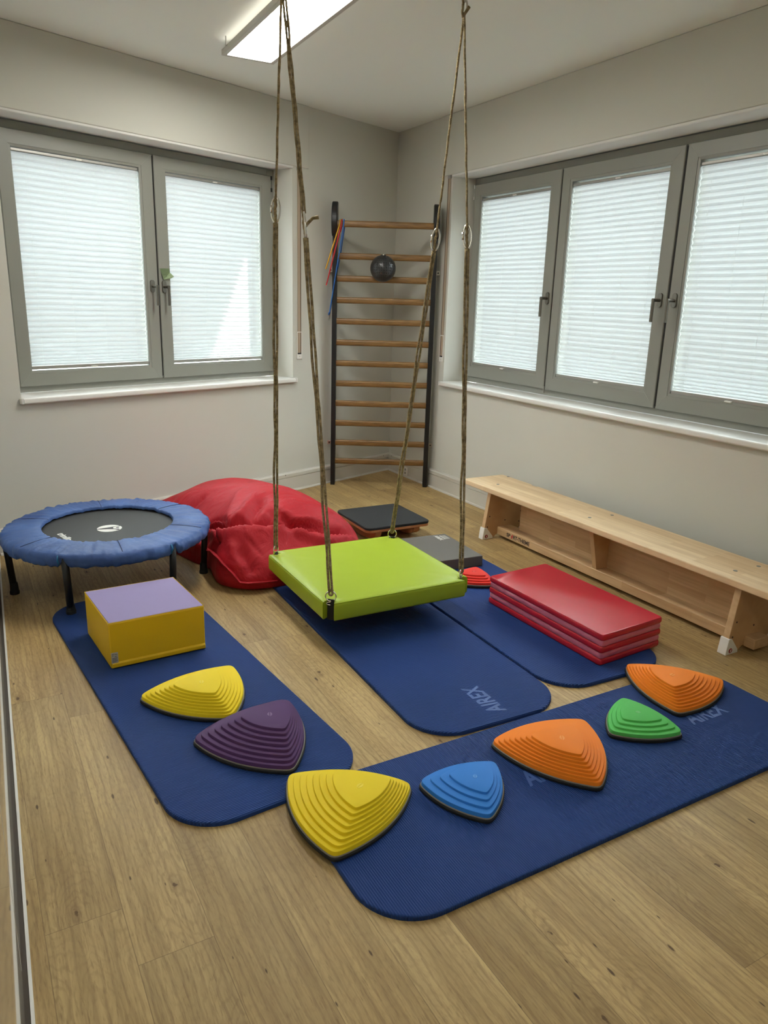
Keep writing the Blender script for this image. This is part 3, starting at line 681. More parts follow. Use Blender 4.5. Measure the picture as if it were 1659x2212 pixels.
# ---------------------------------------------------------------- foam block
blk = thing('foam_block', (3.28, 1.505, .015), 'yellow foam block with a lilac top standing on the left mat', 'foam block')
fk = frame((3.455, 1.626, .0155), 163.2)       # x along front face, y = away from front (towards the camera side is -y)
fk2 = lambda x, y, z: Vector((3.455, 1.626, .0155))+dirv(163.2)*x+dirv(255.6)*y+ZU*z
M_yv = vinyl('yellow_vinyl', (226, 184, 18), .5); M_lv = Mt('lilac_faux_suede', (146, 132, 176), .75); M_lv.nbump(40, .2, .002); M_lv = M_lv.m
bm = BM(); box(bm, fk2, 0, .364, 0, .360, 0, .1835); mk('foam_body', bm, M_yv, blk, bevel=.006, seg=3)
bm = BM(); box(bm, fk2, .003, .361, .003, .357, .182, .1865); mk('top_cover', bm, M_lv, blk, bevel=.003)
bm = BM(); tube(bm, [fk2(x, y, .1845) for x, y in ((.001, .001), (.363, .001), (.363, .359), (.001, .359))], .0016, 6, True); mk('piping', bm, M_yv, blk)
bm = BM(); prism(bm, [(0, .004), (-.006, .006), (-.0065, .020), (-.002, .025), (0, .026)], lambda y, z: fk2(.004, y, z), lambda y, z: fk2(.361, y, z)); mk('zip_flap', bm, M_yv, blk, bevel=.001)
bm = BM(); box(bm, fk2, .002, .027, -.0030, -.0003, .022, .066); cl = mk('care_label', bm, simple('label_film', (186, 182, 168), .35), blk, bevel=.001)
bm = BM()
for k, (xa, xb, z) in enumerate(((.005, .012, .060), (.005, .010, .054), (.014, .024, .058), (.014, .022, .050), (.005, .024, .044), (.005, .021, .039), (.005, .024, .034), (.005, .019, .029))): box(bm, fk2, xa, xb, -.0036, -.0030, z-.001, z+.001)
mk('label_print', bm, simple('label_print', (104, 102, 96), .6), blk)

# ---------------------------------------------------------------- red folding mat
fm = lambda x, y, z: Vector((2.126, 2.948, .0155))+dirv(164.4)*x+dirv(251.0)*y+ZU*z
M_red = vinyl('red_vinyl', (186, 34, 50), .24); M_redt = M_red; M_pink = vinyl('rose_vinyl', (206, 112, 134), .35, 14, .5)
fmat = thing('folding_mat', (1.85, 2.65, .0155), 'thick red and pink folding mat folded into a stack near the bench', 'folding mat')
def pad(f, x0, x1, y0, y1, z0, z1, r=.012, wr=.0, sd=0):
    bm = BM(); loops = []
    L, Wd = x1-x0, y1-y0
    n = 6
    for i in range(9):
        t = i/8; zz = z0+(z1-z0)*t; ins = .0035*(abs(2*t-1)**3)
        p = rrect(L-2*ins, Wd-2*ins, r, 4); row = []
        # densify
        q = []
        for a, b in zip(p, p[1:]+p[:1]):
            ll = math.hypot(b[0]-a[0], b[1]-a[1]); k = max(1, int(ll/.03))
            for j in range(k): q.append((a[0]+(b[0]-a[0])*j/k, a[1]+(b[1]-a[1])*j/k))
        if i == 0: base_n = len(q); 
        loops.append(q)
    m_ = min(len(l) for l in loops); L3 = []
    for i, l in enumerate(loops):
        t = i/8; zz = z0+(z1-z0)*t; ins = .0035*(abs(2*t-1)**3); row = []
        for j in range(m_):
            x, y = l[int(j*len(l)/m_)]; x += x0+ins; y += y0+ins
            w_ = wr*noise.noise(Vector((x*26+sd, y*26, zz*18)))*(1-abs(2*t-1)**2)
            cx, cy = (x0+x1)/2, (y0+y1)/2; dx, dy = (x-cx)/L, (y-cy)/Wd
            if abs(dx) > abs(dy): x += w_*(1 if dx > 0 else -1)
            else: y += w_*(1 if dy > 0 else -1)
            row.append(f(x, y, zz))
        L3.append(row)
    stack(bm, L3); return bm
hz = .0262
for i in range(5):
    z0 = i*hz; red = i % 2 == 0
    bm = pad(fm, .0+(0 if red else .003), .367-(0 if red else .002), (0 if red else .002), .722-(0 if red else .003), z0+.0004, z0+hz-.0002, wr=.0018 if red else .004, sd=i*3.1)
    o = mk('panel', bm, M_red if red else M_pink, fmat, smooth=True)
    e_ = o.modifiers.new('e', 'EDGE_SPLIT'); e_.split_angle = R(50)
    if not red: o['label'] = 'pink layer'

# ---------------------------------------------------------------- grey balance pad
fp = lambda x, y, z: Vector((1.322, 1.584, .0155))+dirv(66.3)*x+dirv(-24.5)*y+ZU*z
padt = thing('balance_pad', (1.55, 1.68, .0155), 'dark grey foam balance pad behind the green swing platform', 'balance pad')
bm = BM(); box(bm, fp, 0, .415, 0, .43, 0, .058); m = Mt('grey_closed_cell_foam', (98, 94, 88), .6); m.nbump(500, .2, .0006); mk('foam_slab', bm, m.m, padt, bevel=.004)
M_print = simple('silver_print', (196, 194, 188), .5)
text('lettering', 'AIREX', .030, fp(.062, .085, .0583), dirv(66.3), dirv(156.3), M_print, padt, .0003, .002)
text('lettering', 'Balance-pad', .014, fp(.062, .055, .0583), dirv(66.3), dirv(156.3), M_print, padt, .0003, .0004)
bm = BM()
for k in range(4): box(bm, fp, .03, .094, .020+k*.008, .023+k*.008, .058, .0586)
mk('print_lines', bm, M_print, padt)

# ---------------------------------------------------------------- rocker board
rk = thing('rocker_board', (1.386, 1.152, 0), 'square black topped rocker board on curved wooden runners', 'balance board')
ck = Vector((1.386, 1.152, 0)); a1 = 69.5
fr_ = lambda x, y, z: ck+dirv(a1)*x+dirv(a1+90)*y+ZU*z
def rr(L, r, f, z0, z1, cr=.002):
    bm = BM(); lp = lambda ins, zz: [f(x-L/2+ins, y-L/2+ins, zz) for x, y in rrect(L-2*ins, L-2*ins, r-ins, 8)]
    stack(bm, [lp(cr, z0), lp(0, z0+cr), lp(0, z1-cr), lp(cr, z1)]); return bm
mk('rubber_top', rr(.432, .035, fr_, .090, .106, .003), simple('black_anti_slip', (28, 30, 31), .8, nb=(300, .5, .001)), rk)
M_beech = Mt('beech_plywood', rough=.45); M_beech.mott((176, 112, 68), (196, 132, 84), 12, 5); M_beech = M_beech.m
mk('board', rr(.428, .035, fr_, .074, .090, .002), M_beech, rk)
for y0 in (-.15, .11):
    bm = BM(); pts = [(-.20, .074), (.20, .074)]+[(.20*math.cos(t), .074-.0735*math.sin(t)**.8) for t in [math.pi*k/24 for k in range(1, 24)]]
    prism(bm, pts, lambda x, z: fr_(x, y0, z), lambda x, z: fr_(x, y0+.04, z)); mk('runner', bm, M_beech, rk, bevel=.001)

# ================================================================ TRAMPOLINE
tcx_, tcy_, tz = 2.965, .765, .300
tr_ = thing('trampoline', (tcx_, tcy_, 0), 'round mini trampoline with a wrinkled blue edge cover and black legs', 'trampoline')
m = Mt('blue_nylon_cover', (62, 92, 150), .5, spec=.4); m.mott((54, 82, 138), (70, 102, 162), 6, 4); m.nbump(35, .5, .006, 5); M_nyl = m.m
seams = [R(a) for a in (8, 68, 128, 188, 248, 308)]
legs = [R(a) for a in (-21.6, 37.6, 97.6, 149.6, 222.0, 280.0)]
def tc_(r, a, z): return Vector((tcx_+r*math.cos(a), tcy_+r*math.sin(a), z))
prof = [(.300, -.012), (.300, .0), (.306, .004), (.345, .005), (.385, .004), (.425, .001), (.455, -.003), (.469, -.010), (.475, -.026), (.474, -.042), (.468, -.058), (.460, -.064), (.452, -.056)]
bm = BM(); NA = 288; rings = []
for j, (r, z) in enumerate(prof):
    ring = []
    for i in range(NA):
        a = i*2*math.pi/NA; t = j/(len(prof)-1)
        out_ = max(0, (r-.36)/.11)
        w1_ = noise.noise(Vector((math.cos(a)*9, math.sin(a)*9, r*5)))*.0035+noise.noise(Vector((math.cos(a)*24, math.sin(a)*24, r*14)))*.0040+noise.noise(Vector((math.cos(a)*60, math.sin(a)*60, r*30)))*.0030
        fold = noise.noise(Vector((a*24, r*7, 3.1)))*.006*out_+noise.noise(Vector((a*50, r*16, 7.1)))*.0035*out_
        dz = w1_+fold; dr = 0
        if j >= 7: dr = noise.noise(Vector((a*16, z*40, 9)))*.009+noise.noise(Vector((a*34, z*30, 2)))*.005+noise.noise(Vector((a*70, z*20, 5)))*.003; dz = noise.noise(Vector((a*11, 4, 1)))*.006+fold
        for s_ in seams:
            d_ = abs((a-s_+math.pi) % (2*math.pi)-math.pi)*r
            if d_ < .02 and j < 7: dz -= .004*(1-d_/.02)
        for s_ in legs:
            d_ = abs((a-s_+math.pi) % (2*math.pi)-math.pi)*r
            if d_ < .022 and j >= 7: dz += .024*(1-(d_/.022)**3)*min(1, (j-6)/3); 
        ring.append(bm.verts.new(tc_(r+dr, a, tz+z+dz)))
    rings.append(ring)
for A, B in zip(rings, rings[1:]):
    for k in range(NA): bm.faces.new((A[k], A[(k+1) % NA], B[(k+1) % NA], B[k]))
cv = mk('edge_cover', bm, M_nyl, tr_, smooth=True)
M_thread = simple('navy_thread', (30, 46, 84), .7)
for s_ in seams:
    bm = BM(); tube(bm, [tc_(r, s_, tz+z-.001) for r, z in prof[1:7]], .0015, 5); mk('seam', bm, M_thread, tr_)
bm = BM(); revolve(bm, (tcx_, tcy_, 0), [(0, tz-.020), (.31, tz-.020), (.33, tz-.018), (.33, tz-.022), (0, tz-.023)], 72); mk('jumping_mat', bm, simple('black_jump_fabric', (46, 45, 43), .6, nb=(600, .3, .0005)), tr_, smooth=False)
bm = BM(); tube(bm, [tc_(.448, k*2*math.pi/72, tz-.022) for k in range(72)], .013, 10, True); mk('frame_ring', bm, M_blackmetal, tr_, smooth=True)
bm = BM()
for k in range(36): 
    a = k*2*math.pi/36; tube(bm, [tc_(.325, a, tz-.021), tc_(.44, a, tz-.022)], .004, 6)
mk('elastic_cords', bm, M_rubber, tr_)
# logo: white disc with a black beak
LC = Vector((2.980, .796, tz-.0195)); lx = Vector((2.928-3.032, .819-.773, 0)).normalized(); ly = Vector((-lx.y, lx.x, 0))
if ly.dot(RX*0+Vector((-F.x, -F.y, 0))) > 0: ly = -ly
def disc(bm, cx, cy, rx, ry, z0, z1, n=32, t0=0, t1=2*math.pi):
    pts = [(cx+rx*math.cos(t0+(t1-t0)*k/n), cy+ry*math.sin(t0+(t1-t0)*k/n)) for k in range(n)]
    prism(bm, pts, lambda x, y: LC+lx*x+ly*y+ZU*z0, lambda x, y: LC+lx*x+ly*y+ZU*z1)
bm = BM(); disc(bm, 0, 0, .057, .057, 0, .0006); mk('logo', bm, M_whiteplastic, tr_)
bm = BM(); pts = [(-.058, .004), (.010, .018), (.050, .027), (.052, .022), (.030, .004), (.038, -.018), (.044, -.034), (.036, -.040), (.020, -.022), (-.010, -.012), (-.040, -.006), (-.058, -.002)]
prism(bm, pts, lambda x, y: LC+lx*x+ly*y+ZU*.0006, lambda x, y: LC+lx*x+ly*y+ZU*.0010); mk('logo_beak', bm, M_blackmetal, tr_)
bm = BM(); disc(bm, .036, -.002, .020, .019, .0010, .0014); mk('logo_eye', bm, M_whiteplastic, tr_)
bm = BM(); disc(bm, .037, -.002, .008, .007, .0014, .0018); mk('logo_pupil', bm, M_blackmetal, tr_)
text('lettering', 'trimilin', .044, Vector((3.205, .775, tz-.0195)), Vector((.10, 1, 0)), Vector((-1, .10, 0)), M_whiteplastic, tr_, .0003, .0012)
for s_ in legs:
    bm = BM(); cyl(bm, tc_(.456, s_, tz-.010), tc_(.440, s_, .028), .0155, n=16); lg = mk('leg', bm, M_blackmetal, tr_, smooth=False, bevel=0)
    for p in lg.data.polygons: p.use_smooth = len(p.vertices) == 4
    z_ = .0155 if abs(s_-legs[1]) < .01 else 0.0
    bm = BM(); base_ = tc_(.439, s_, 0); revolve(bm, (base_.x, base_.y, 0), [(0, z_), (.021, z_), (.0215, z_+.012), (.019, z_+.018), (.0175, .045), (.016, .055), (0, .055)], 20)
    ft = mk('rubber_foot', bm, M_rubber, None, smooth=False); ft.parent = lg; ft.matrix_parent_inverse = Matrix()
    bm = BM(); c1_ = tc_(.468, s_-.035, tz-.03); tube(bm, [tc_(.470, s_-.045, tz-.008), tc_(.478, s_-.042, tz-.028), tc_(.468, s_-.045, tz-.052)], .0035, 6)
    tp = mk('edge_piping', bm, simple('light_blue_piping', (40, 120, 170), .5), None, smooth=True); tp.parent = lg; tp.matrix_parent_inverse = Matrix()

# ================================================================ BEAN BAG
def pix(u, v, z):
    d_ = RX*((u-829.5)/1602.677)-UY*((v-1106)/1602.677)+F; return CAM+d_*((z-CAM.z)/d_.z)
foot = [(2.42, .075), (2.50, .30), (2.515, .58), (2.53, .80), (2.535, .95), (2.60, 1.09), (2.645, 1.20), (2.61, 1.33), (2.50, 1.415), (2.32, 1.47), (2.08, 1.49), (1.86, 1.40), (1.72, 1.24), (1.60, 1.05), (1.58, .80), (1.62, .50), (1.75, .22), (1.98, .09), (2.25, .062)]
def cr(P, n):
    o = []; m_ = len(P)
    for i in range(m_):
        p0, p1, p2, p3 = (Vector(P[(i+k) % m_]) for k in (-1, 0, 1, 2))
        for j in range(n):
            t = j/n; o.append(.5*((2*p1)+(p2-p0)*t+(2*p0-5*p1+4*p2-p3)*t*t+(3*p1-p0-3*p2+p3)*t**3))
    return o
ol = cr(foot, 20); NB = len(ol); cen = Vector((2.13, .78))
def gauss(x, y, cx, cy, sx_, sy_, ang=0):
    a = R(ang); dx, dy = x-cx, y-cy; u = dx*math.cos(a)+dy*math.sin(a); v = -dx*math.sin(a)+dy*math.cos(a); return math.exp(-(u/sx_)**2-(v/sy_)**2)
def line_d(x, y, pts):
    best = 9; 
    for (ax, ay), (bx, by) in zip(pts, pts[1:]):
        dx, dy = bx-ax, by-ay; t = max(0, min(1, ((x-ax)*dx+(y-ay)*dy)/(dx*dx+dy*dy))); px_, py_ = ax+dx*t, ay+dy*t
        dd = math.hypot(x-px_, y-py_)
        if dd < abs(best): best = dd if (dx*(y-py_)-dy*(x-px_)) >= 0 else -dd
    return best
def bagz(x, y, e):
    prof_ = (1-(1-min(1, e*1.0))**2.6)**.62
    h = .305
    h += .045*gauss(x, y, 2.12, .80, .28, .3)-.09*gauss(x, y, 2.42, .20, .28, .28)
    h -= .05*gauss(x, y, 1.72, 1.05, .25, .3); h -= .075*gauss(x, y, 2.35, 1.40, .40, .16)
    q = noise.noise(Vector((x*4, y*4, 1.3)))*.016+noise.noise(Vector((x*9, y*8, 8)))*.004
    return h*prof_+q*min(1, e*3)
bm = BM(); NR = 84; rings = []
for j in range(NR+1):
    s = 1-j/NR; ring = []
    if j == NR: rings.append([bm.verts.new((cen.x, cen.y, bagz(cen.x, cen.y, 1)))]); break
    for p in ol:
        s2 = s**.82; q = cen+(p-cen)*s2; e = (1-s2)
        dist = e*(p-cen).length/.42
        z = bagz(q.x, q.y, min(1, dist)) if j else .0
        bul = .016*math.exp(-((z-.10)/.07)**2)*(1 if j else 0)*min(1, s2*1.0)*(1 if s2 > .8 else 0)
        d2 = (p-cen).normalized(); q = q+d2*bul
        lift = .0165
        ring.append(bm.verts.new((q.x, q.y, max(z, .0)+(lift if (q.x*.358+q.y*.934) > 1.80 else .001))))
    rings.append(ring)
for A, B in zip(rings, rings[1:]):
    for k in range(NB):
        if len(B) == 1: bm.faces.new((A[k], A[(k+1) % NB], B[0]))
        else: bm.faces.new((A[k], A[(k+1) % NB], B[(k+1) % NB], B[k]))
bm.faces.new(rings[0][::-1])
bag = thing('bean_bag', (cen.x, cen.y, 0), 'big slumped red bean bag beside the trampoline against the wall', 'bean bag')
m = Mt('red_nylon', (172, 26, 38), .6, spec=.25)
nzb = m.n('ShaderNodeTexNoise', Scale=7.0, Detail=4.0); nzb.inputs['Distortion'].default_value = 1.2; m.l(m.coord((1, 1.6, 1)), nzb.inputs['Vector']); b1_ = m.bump(nzb.outputs[0], .5, .03)
nzc = m.n('ShaderNodeTexNoise', Scale=700.0); m.l(m.coord(), nzc.inputs['Vector']); m.bump(nzc.outputs[0], .1, .0006, b1_); M_bag = m.m
# folds: polylines seen in the cloth, dropped on the surface and pressed in or raised along it
from mathutils.bvhtree import BVHTree
def crop_pix(x, y): return 340+x/3.607, 1030+y/3.607
def ray_to(u, v): return (RX*((u-829.5)/1602.677)-UY*((v-1106)/1602.677)+F).normalized()
def onto(tree, pts, dense=14):
    P = []
    for (a, b) in zip(pts, pts[1:]):
        for k in range(dense):
            t = k/dense; u, v = crop_pix(a[0]+(b[0]-a[0])*t, a[1]+(b[1]-a[1])*t); h = tree.ray_cast(CAM, ray_to(u, v))
            if h[0] is not None: P.append((h[0], h[1]))
    return P
folds = [   # points, width above, width below, amount above (valley), amount on/below (ridge)
    ([(370, 500), (430, 440), (520, 428), (650, 405), (850, 402), (1040, 408), (1180, 440), (1320, 478), (1450, 470), (1600, 488)], .050, .045, -.050, .022),
    ([(380, 395), (470, 365), (565, 362)], .022, .030, -.004, .020), ([(400, 420), (490, 392), (580, 380)], .020, .020, -.020, -.008),
    ([(835, 150), (790, 215), (745, 290), (740, 360)], .026, .026, -.024, -.024), ([(760, 140), (700, 230), (640, 300), (560, 340)], .030, .030, .016, .016),
    ([(985, 265), (900, 290), (860, 340), (850, 385)], .026, .026, -.022, -.022), ([(930, 230), (1010, 290), (1060, 330)], .026, .026, .012, .012),
    ([(960, 390), (1060, 345), (1170, 330), (1290, 345)], .020, .028, .014, .012), ([(980, 400), (1080, 372), (1200, 372), (1300, 395)], .018, .018, -.022, -.016),
    ([(200, 300), (270, 240), (345, 175), (400, 120)], .022, .022, -.014, -.010), ([(120, 200), (125, 150), (150, 100)], .02, .02, -.010, -.010),
    ([(640, 540), (665, 620), (720, 700), (800, 745)], .034, .034, -.026, -.026), ([(560, 480), (590, 580), (640, 680), (720, 760)], .030, .026, .016, .016),
    ([(650, 410), (690, 480), (770, 560), (850, 650)], .008, .008, -.006, -.006), ([(800, 520), (700, 470), (660, 420)], .03, .03, .008, .008),
    ([(1040, 420), (1100, 470), (1160, 520)], .02, .02, -.012, -.012), ([(1190, 460), (1300, 500), (1420, 490)], .02, .02, .014, .014),
    ([(420, 445), (470, 470), (430, 540), (375, 575)], .024, .024, .012, .012), ([(500, 460), (470, 520), (440, 575)], .016, .016, -.016, -.016),
    ([(1230, 130), (1290, 190), (1340, 260), (1420, 330), (1530, 420)], .010, .010, .006, .006), ([(1000, 80), (1100, 95), (1230, 140)], .010, .010, .006, .006),
    ([(220, 560), (280, 610), (340, 640)], .02, .02, -.014, -.014), ([(240, 500), (300, 540), (360, 530)], .02, .02, .012, .012)]
bm.normal_update()
base_n = {v: v.normal.copy() for v in bm.verts}
for pts, wa, wb, va, vb in folds:
    bmesh.ops.recalc_face_normals(bm, faces=bm.faces[:]); tree = BVHTree.FromBMesh(bm); P = onto(tree, pts)
    if not P: continue
    mw = max(wa, wb)*2.4; lo = [min(p[0][i] for p in P)-mw for i in range(3)]; hi = [max(p[0][i] for p in P)+mw for i in range(3)]
    for v in bm.verts:
        c = v.co
        if c.z < .02 or any(c[i] < lo[i] or c[i] > hi[i] for i in range(3)): continue
        bi = min(range(len(P)), key=lambda k: (P[k][0]-c).length_squared); d_ = c-P[bi][0]; n_ = P[bi][1]
        t_ = (P[min(bi+1, len(P)-1)][0]-P[max(bi-1, 0)][0])
        if t_.length < 1e-6: continue
        t_.normalize(); sd_ = t_.cross(n_); 
        if sd_.dot(UY) < 0: sd_ = -sd_
        s = d_.dot(sd_.normalized()); al = abs(d_.dot(t_)); end_ = math.exp(-(max(0, al-.008)/.03)**2)
        taper = min(1, (min(bi, len(P)-1-bi)+2)/12)
        if va*vb < 0: am = va*math.exp(-((s-wa*.75)/(wa*.7))**2) if s > 0 else 0; am += vb*math.exp(-((s+wb*.35)/wb)**2)*(1 if s < 0 else math.exp(-(s/(wa*.30))**2))
        else: am = (va if s > 0 else vb)*math.exp(-(s/(wa if s > 0 else wb))**2)
        v.co = c+1.2*(ZU*.55+base_n[v]*.6 if base_n[v].z > 0 else base_n[v])*am*end_*taper
        if v.co.z < .0175: v.co.z = .0175
tree = BVHTree.FromBMesh(bm)
hem = onto(tree, [(362, 556), (400, 575), (440, 600), (485, 650), (520, 692), (600, 772), (650, 832), (700, 838), (760, 835), (860, 830), (950, 822)], 6)
mk('bag_body', bm, M_bag, bag, smooth=True)
bm = BM(); rows = [[], [], [], []]
for i, (p, n_) in enumerate(hem):
    if n_.dot(CAM-p) < 0: n_ = -n_
    k = min(1, i/5)*min(1, (len(hem)-1-i)/14+.25); o_ = (n_*.5+(CAM-p).normalized()*.5).normalized()
    w_ = .030*k if i > 2 else .036; w_ *= 1+.3*noise.noise(Vector((i*.4, 2, 2)))
    rows[0].append(bm.verts.new(p-n_*.006+ZU*.012)); rows[1].append(bm.verts.new(p+o_*w_+ZU*.012)); rows[2].append(bm.verts.new(p+o_*w_+ZU*.007)); rows[3].append(bm.verts.new(p-n_*.006-ZU*.002))
for i in range(len(hem)-1):
    for A, B in zip(rows, rows[1:]+rows[:1]): bm.faces.new((A[i], A[i+1], B[i+1], B[i]))
bm.faces.new([r_[0] for r_ in rows]); bm.faces.new([r_[-1] for r_ in rows])
mk('hem_flap', bm, M_bag, bag, smooth=True)

# ================================================================ SWING
SCN = Vector((2.314, 1.861, 0)); sa = 69.6
fs = lambda x, y, z: SCN+dirv(sa)*x+dirv(sa+90)*y+ZU*z
sw = thing('platform_swing', (2.314, 1.861, 0), 'lime green padded swing platform hanging on four beige ropes', 'swing')
a = .352
def corner(sx_, sy_): 
    c = [(a, a-.034), (a-.030, a-.052), (a-.052, a-.030), (a-.034, a)]
    c = [(x*sx_, y*sy_) for x, y in c]
    return c
outl = []
for (sx_, sy_) in ((1, 1), (-1, 1), (-1, -1), (1, -1)):
    c = corner(sx_, sy_)
    if sx_*sy_ < 0: c = c[::-1]
    outl += c
# add rounding by subdividing long sides
dens = []
for p, q in zip(outl, outl[1:]+outl[:1]):
    L = math.hypot(q[0]-p[0], q[1]-p[1]); k = max(1, int(L/.035))
    for j in range(k): dens.append((p[0]+(q[0]-p[0])*j/k, p[1]+(q[1]-p[1])*j/k))
zT, zB = .203, .122
def slp(ins, z): return [fs(x*(1-ins/a), y*(1-ins/a), z) for x, y in dens]
bm = BM(); stack(bm, [slp(.010, zB), slp(.003, zB+.004), slp(0, zB+.012), slp(0, zT-.016), slp(.0015, zT-.008), slp(.006, zT-.003), slp(.014, zT), slp(.05, zT+.001), slp(.16, zT+.002)])
M_lime = vinyl('lime_vinyl', (160, 182, 40), .42, 3.5, .3)
o = mk('padded_platform', bm, M_lime, sw, smooth=True); e_ = o.modifiers.new('e', 'EDGE_SPLIT'); e_.split_angle = R(62)
bm = BM(); tube(bm, slp(.004, zT-.004), .0022, 6, True); mk('piping', bm, M_lime, sw, smooth=True)
M_green = simple('green_lining', (58, 130, 66), .6); M_strap = simple('black_webbing', (16, 16, 18), .7)
m = Mt('hemp_rope', rough=.85); wvr = m.n('ShaderNodeTexWave', wave_type='BANDS', bands_direction='DIAGONAL'); wvr.inputs['Scale'].default_value = 70; wvr.inputs['Distortion'].default_value = 2.0; m.l(m.coord(), wvr.inputs['Vector']); m.bump(wvr.outputs[0], .7, .002); m.mott((120, 104, 72), (168, 150, 112), 60, 4); M_rope = m.m
HLp = Vector((2.648, 1.698, 2.49)); HRp = Vector((1.998, 2.032, 2.47))
crn = {'L': (-1, -1), 'F': (1, -1), 'R': (1, 1), 'B': (-1, 1)}   # corner signs in fs
def link_ring(bm, c, X, Y, rx, ry, r, n=28):
    tube(bm, [c+X*rx*math.cos(t)+Y*ry*math.sin(t) for t in [k*2*math.pi/n for k in range(n)]], r, 8, True)
def rope_path(A, B, wob, seed, n=60):
    A = Vector(A); B = Vector(B); d_ = (B-A).normalized(); s1 = d_.orthogonal().normalized(); s2 = d_.cross(s1); P = []
    for k in range(n+1):
        t = k/n; w_ = math.sin(math.pi*t)**.5 if 0 < t < 1 else 0
        P.append(A+(B-A)*t+(s1*noise.noise(Vector((t*9, seed, 0)))+s2*noise.noise(Vector((t*9, seed, 9))))*wob*w_)
    return P
def rr_(n, r): return [r*(1+.18*noise.noise(Vector((k*.37, r*1000, 2)))) for k in range(n)]
for nm, H_, (sx_, sy_), cab, upn, lown in (('L', HLp, crn['L'], Vector((2.605, 1.600, 1.708)), 1, 2), ('F', HLp, crn['F'], Vector((2.673, 1.842, 1.639)), 2, 2), ('R', HRp, crn['R'], Vector((2.042, 2.137, 1.636)), 1, 2), ('B', HRp, crn['B'], Vector((1.946, 1.900, 1.638)), 1, 2)):
    k = a-.036; cn = fs(k*sx_, k*sy_, 0); outd = (fs(sx_, sy_, 0)-fs(0, 0, 0)).normalized(); side = outd.cross(ZU)
    # webbing strap and lining in the notch
    g = lambda x, y, z: cn+outd*x+side*y+ZU*z
    bm = BM(); box(bm, g, -.012, -.006, -.024, .024, zB+.004, zT-.014); ln_ = mk('notch_lining', bm, M_green, sw)
    bm = BM(); box(bm, g, -.004, .002, -.014, .014, zB-.004, zT+.004); mk('strap', bm, M_strap, sw, bevel=.001)
    rc = cn+ZU*(zT+.018)
    to_cam = Vector((F.x, F.y, 0)).normalized(); sd = to_cam.cross(ZU).normalized()
    if nm in ('L', 'R'): sd = (sd*.35+to_cam*.94).normalized()
    bm = BM(); link_ring(bm, rc, sd, ZU, .0215, .0215, .0028); mk('steel_ring', bm, M_chrome, sw, smooth=True)
    bm = BM(); link_ring(bm, cn+ZU*(zT-.014), sd if nm in 'FB' else side, ZU, .018, .006, .0022); mk('strap_buckle', bm, M_chrome, sw, smooth=True)
    top = rc+ZU*.018
    dr = (H_-top).normalized(); sv = dr.cross(to_cam).normalized()
    lw = .006
    bm = BM(); cb0 = cab-dr*.048
    tube(bm, rope_path(cb0+sv*.005, top+sv*lw, .006, 1.7), rr_(61, .0052), 8)
    tube(bm, rope_path(cb0-sv*.006, top-sv*lw, .006, 5.1), rr_(61, .0052), 8)
    link_ring(bm, top-ZU*.004, sv, dr, .007, .010, .0048, 14)
    mk('lower_rope', bm, M_rope, sw, smooth=True)
    bm = BM(); ct_ = cab+dr*.040
    if upn == 2:
        tube(bm, rope_path(H_+sv*.004, ct_+sv*.004, .004, 3.3), rr_(61, .0046), 8); tube(bm, rope_path(H_-sv*.005, ct_-sv*.005, .004, 8.3), rr_(61, .0046), 8)
    else: tube(bm, rope_path(H_, ct_, .003, 2.2), rr_(61, .0048), 8)
    mk('upper_rope', bm, M_rope, sw, smooth=True)
    # oval carabiner with the rope threaded through
    sdc = sv if nm != 'F' else (sv*.25+to_cam*.97).normalized()
    drc = dr if nm != 'F' else (dr-sv*(-.0)).normalized()
    bm = BM(); link_ring(bm, cab, sdc, drc, .017, .046, .0042); cyl(bm, cab+sdc*.017-drc*.012, cab+sdc*.017+drc*.018, .0055, n=12); mk('carabiner', bm, M_chrome, sw, smooth=True)
    bm = BM(); tube(bm, rope_path(ct_+dr*.01, cb0-dr*.01, .004, 6.6, 20), .0062, 8)
    if nm == 'F':
        e0 = cab-dr*.01; tube(bm, [e0, e0-sv*.014+ZU*.016, e0-sv*.030+ZU*.030, e0-sv*.052+ZU*.032] if sv.dot(RX) < 0 else [e0, e0+sv*.014+ZU*.016, e0+sv*.030+ZU*.030, e0+sv*.052+ZU*.032], [.0055, .006, .006, .0075], 8)
    mk('rope_knot', bm, M_rope, sw, smooth=True)
for H_ in (HLp, HRp):
    bm = BM(); to_cam = Vector((F.x, F.y, 0)).normalized(); sd = to_cam.cross(ZU).normalized()
    link_ring(bm, H_+ZU*.022, sd, ZU, .010, .024, .0035); link_ring(bm, H_+ZU*.062, to_cam, ZU, .012, .024, .0035); cyl(bm, H_+ZU*.080, Vector((H_.x, H_.y, H-.006)), .010, n=14); cyl(bm, Vector((H_.x, H_.y, H-.006)), Vector((H_.x, H_.y, H)), .035, n=24)
    mk('ceiling_hook', bm, M_steel, sw, smooth=False)
    bm = BM(); tube(bm, [H_-ZU*.015-sd*.004, H_+ZU*.005-sd*.008, H_+ZU*.035-sd*.006, H_+ZU*.07-sd*.010], .0055, 8); tube(bm, [H_-ZU*.012+sd*-.004, H_+ZU*.006+sd*.008, H_+ZU*.022+sd*.018], [.0055, .006, .007], 8)
    mk('rope_end', bm, M_rope, sw, smooth=True)

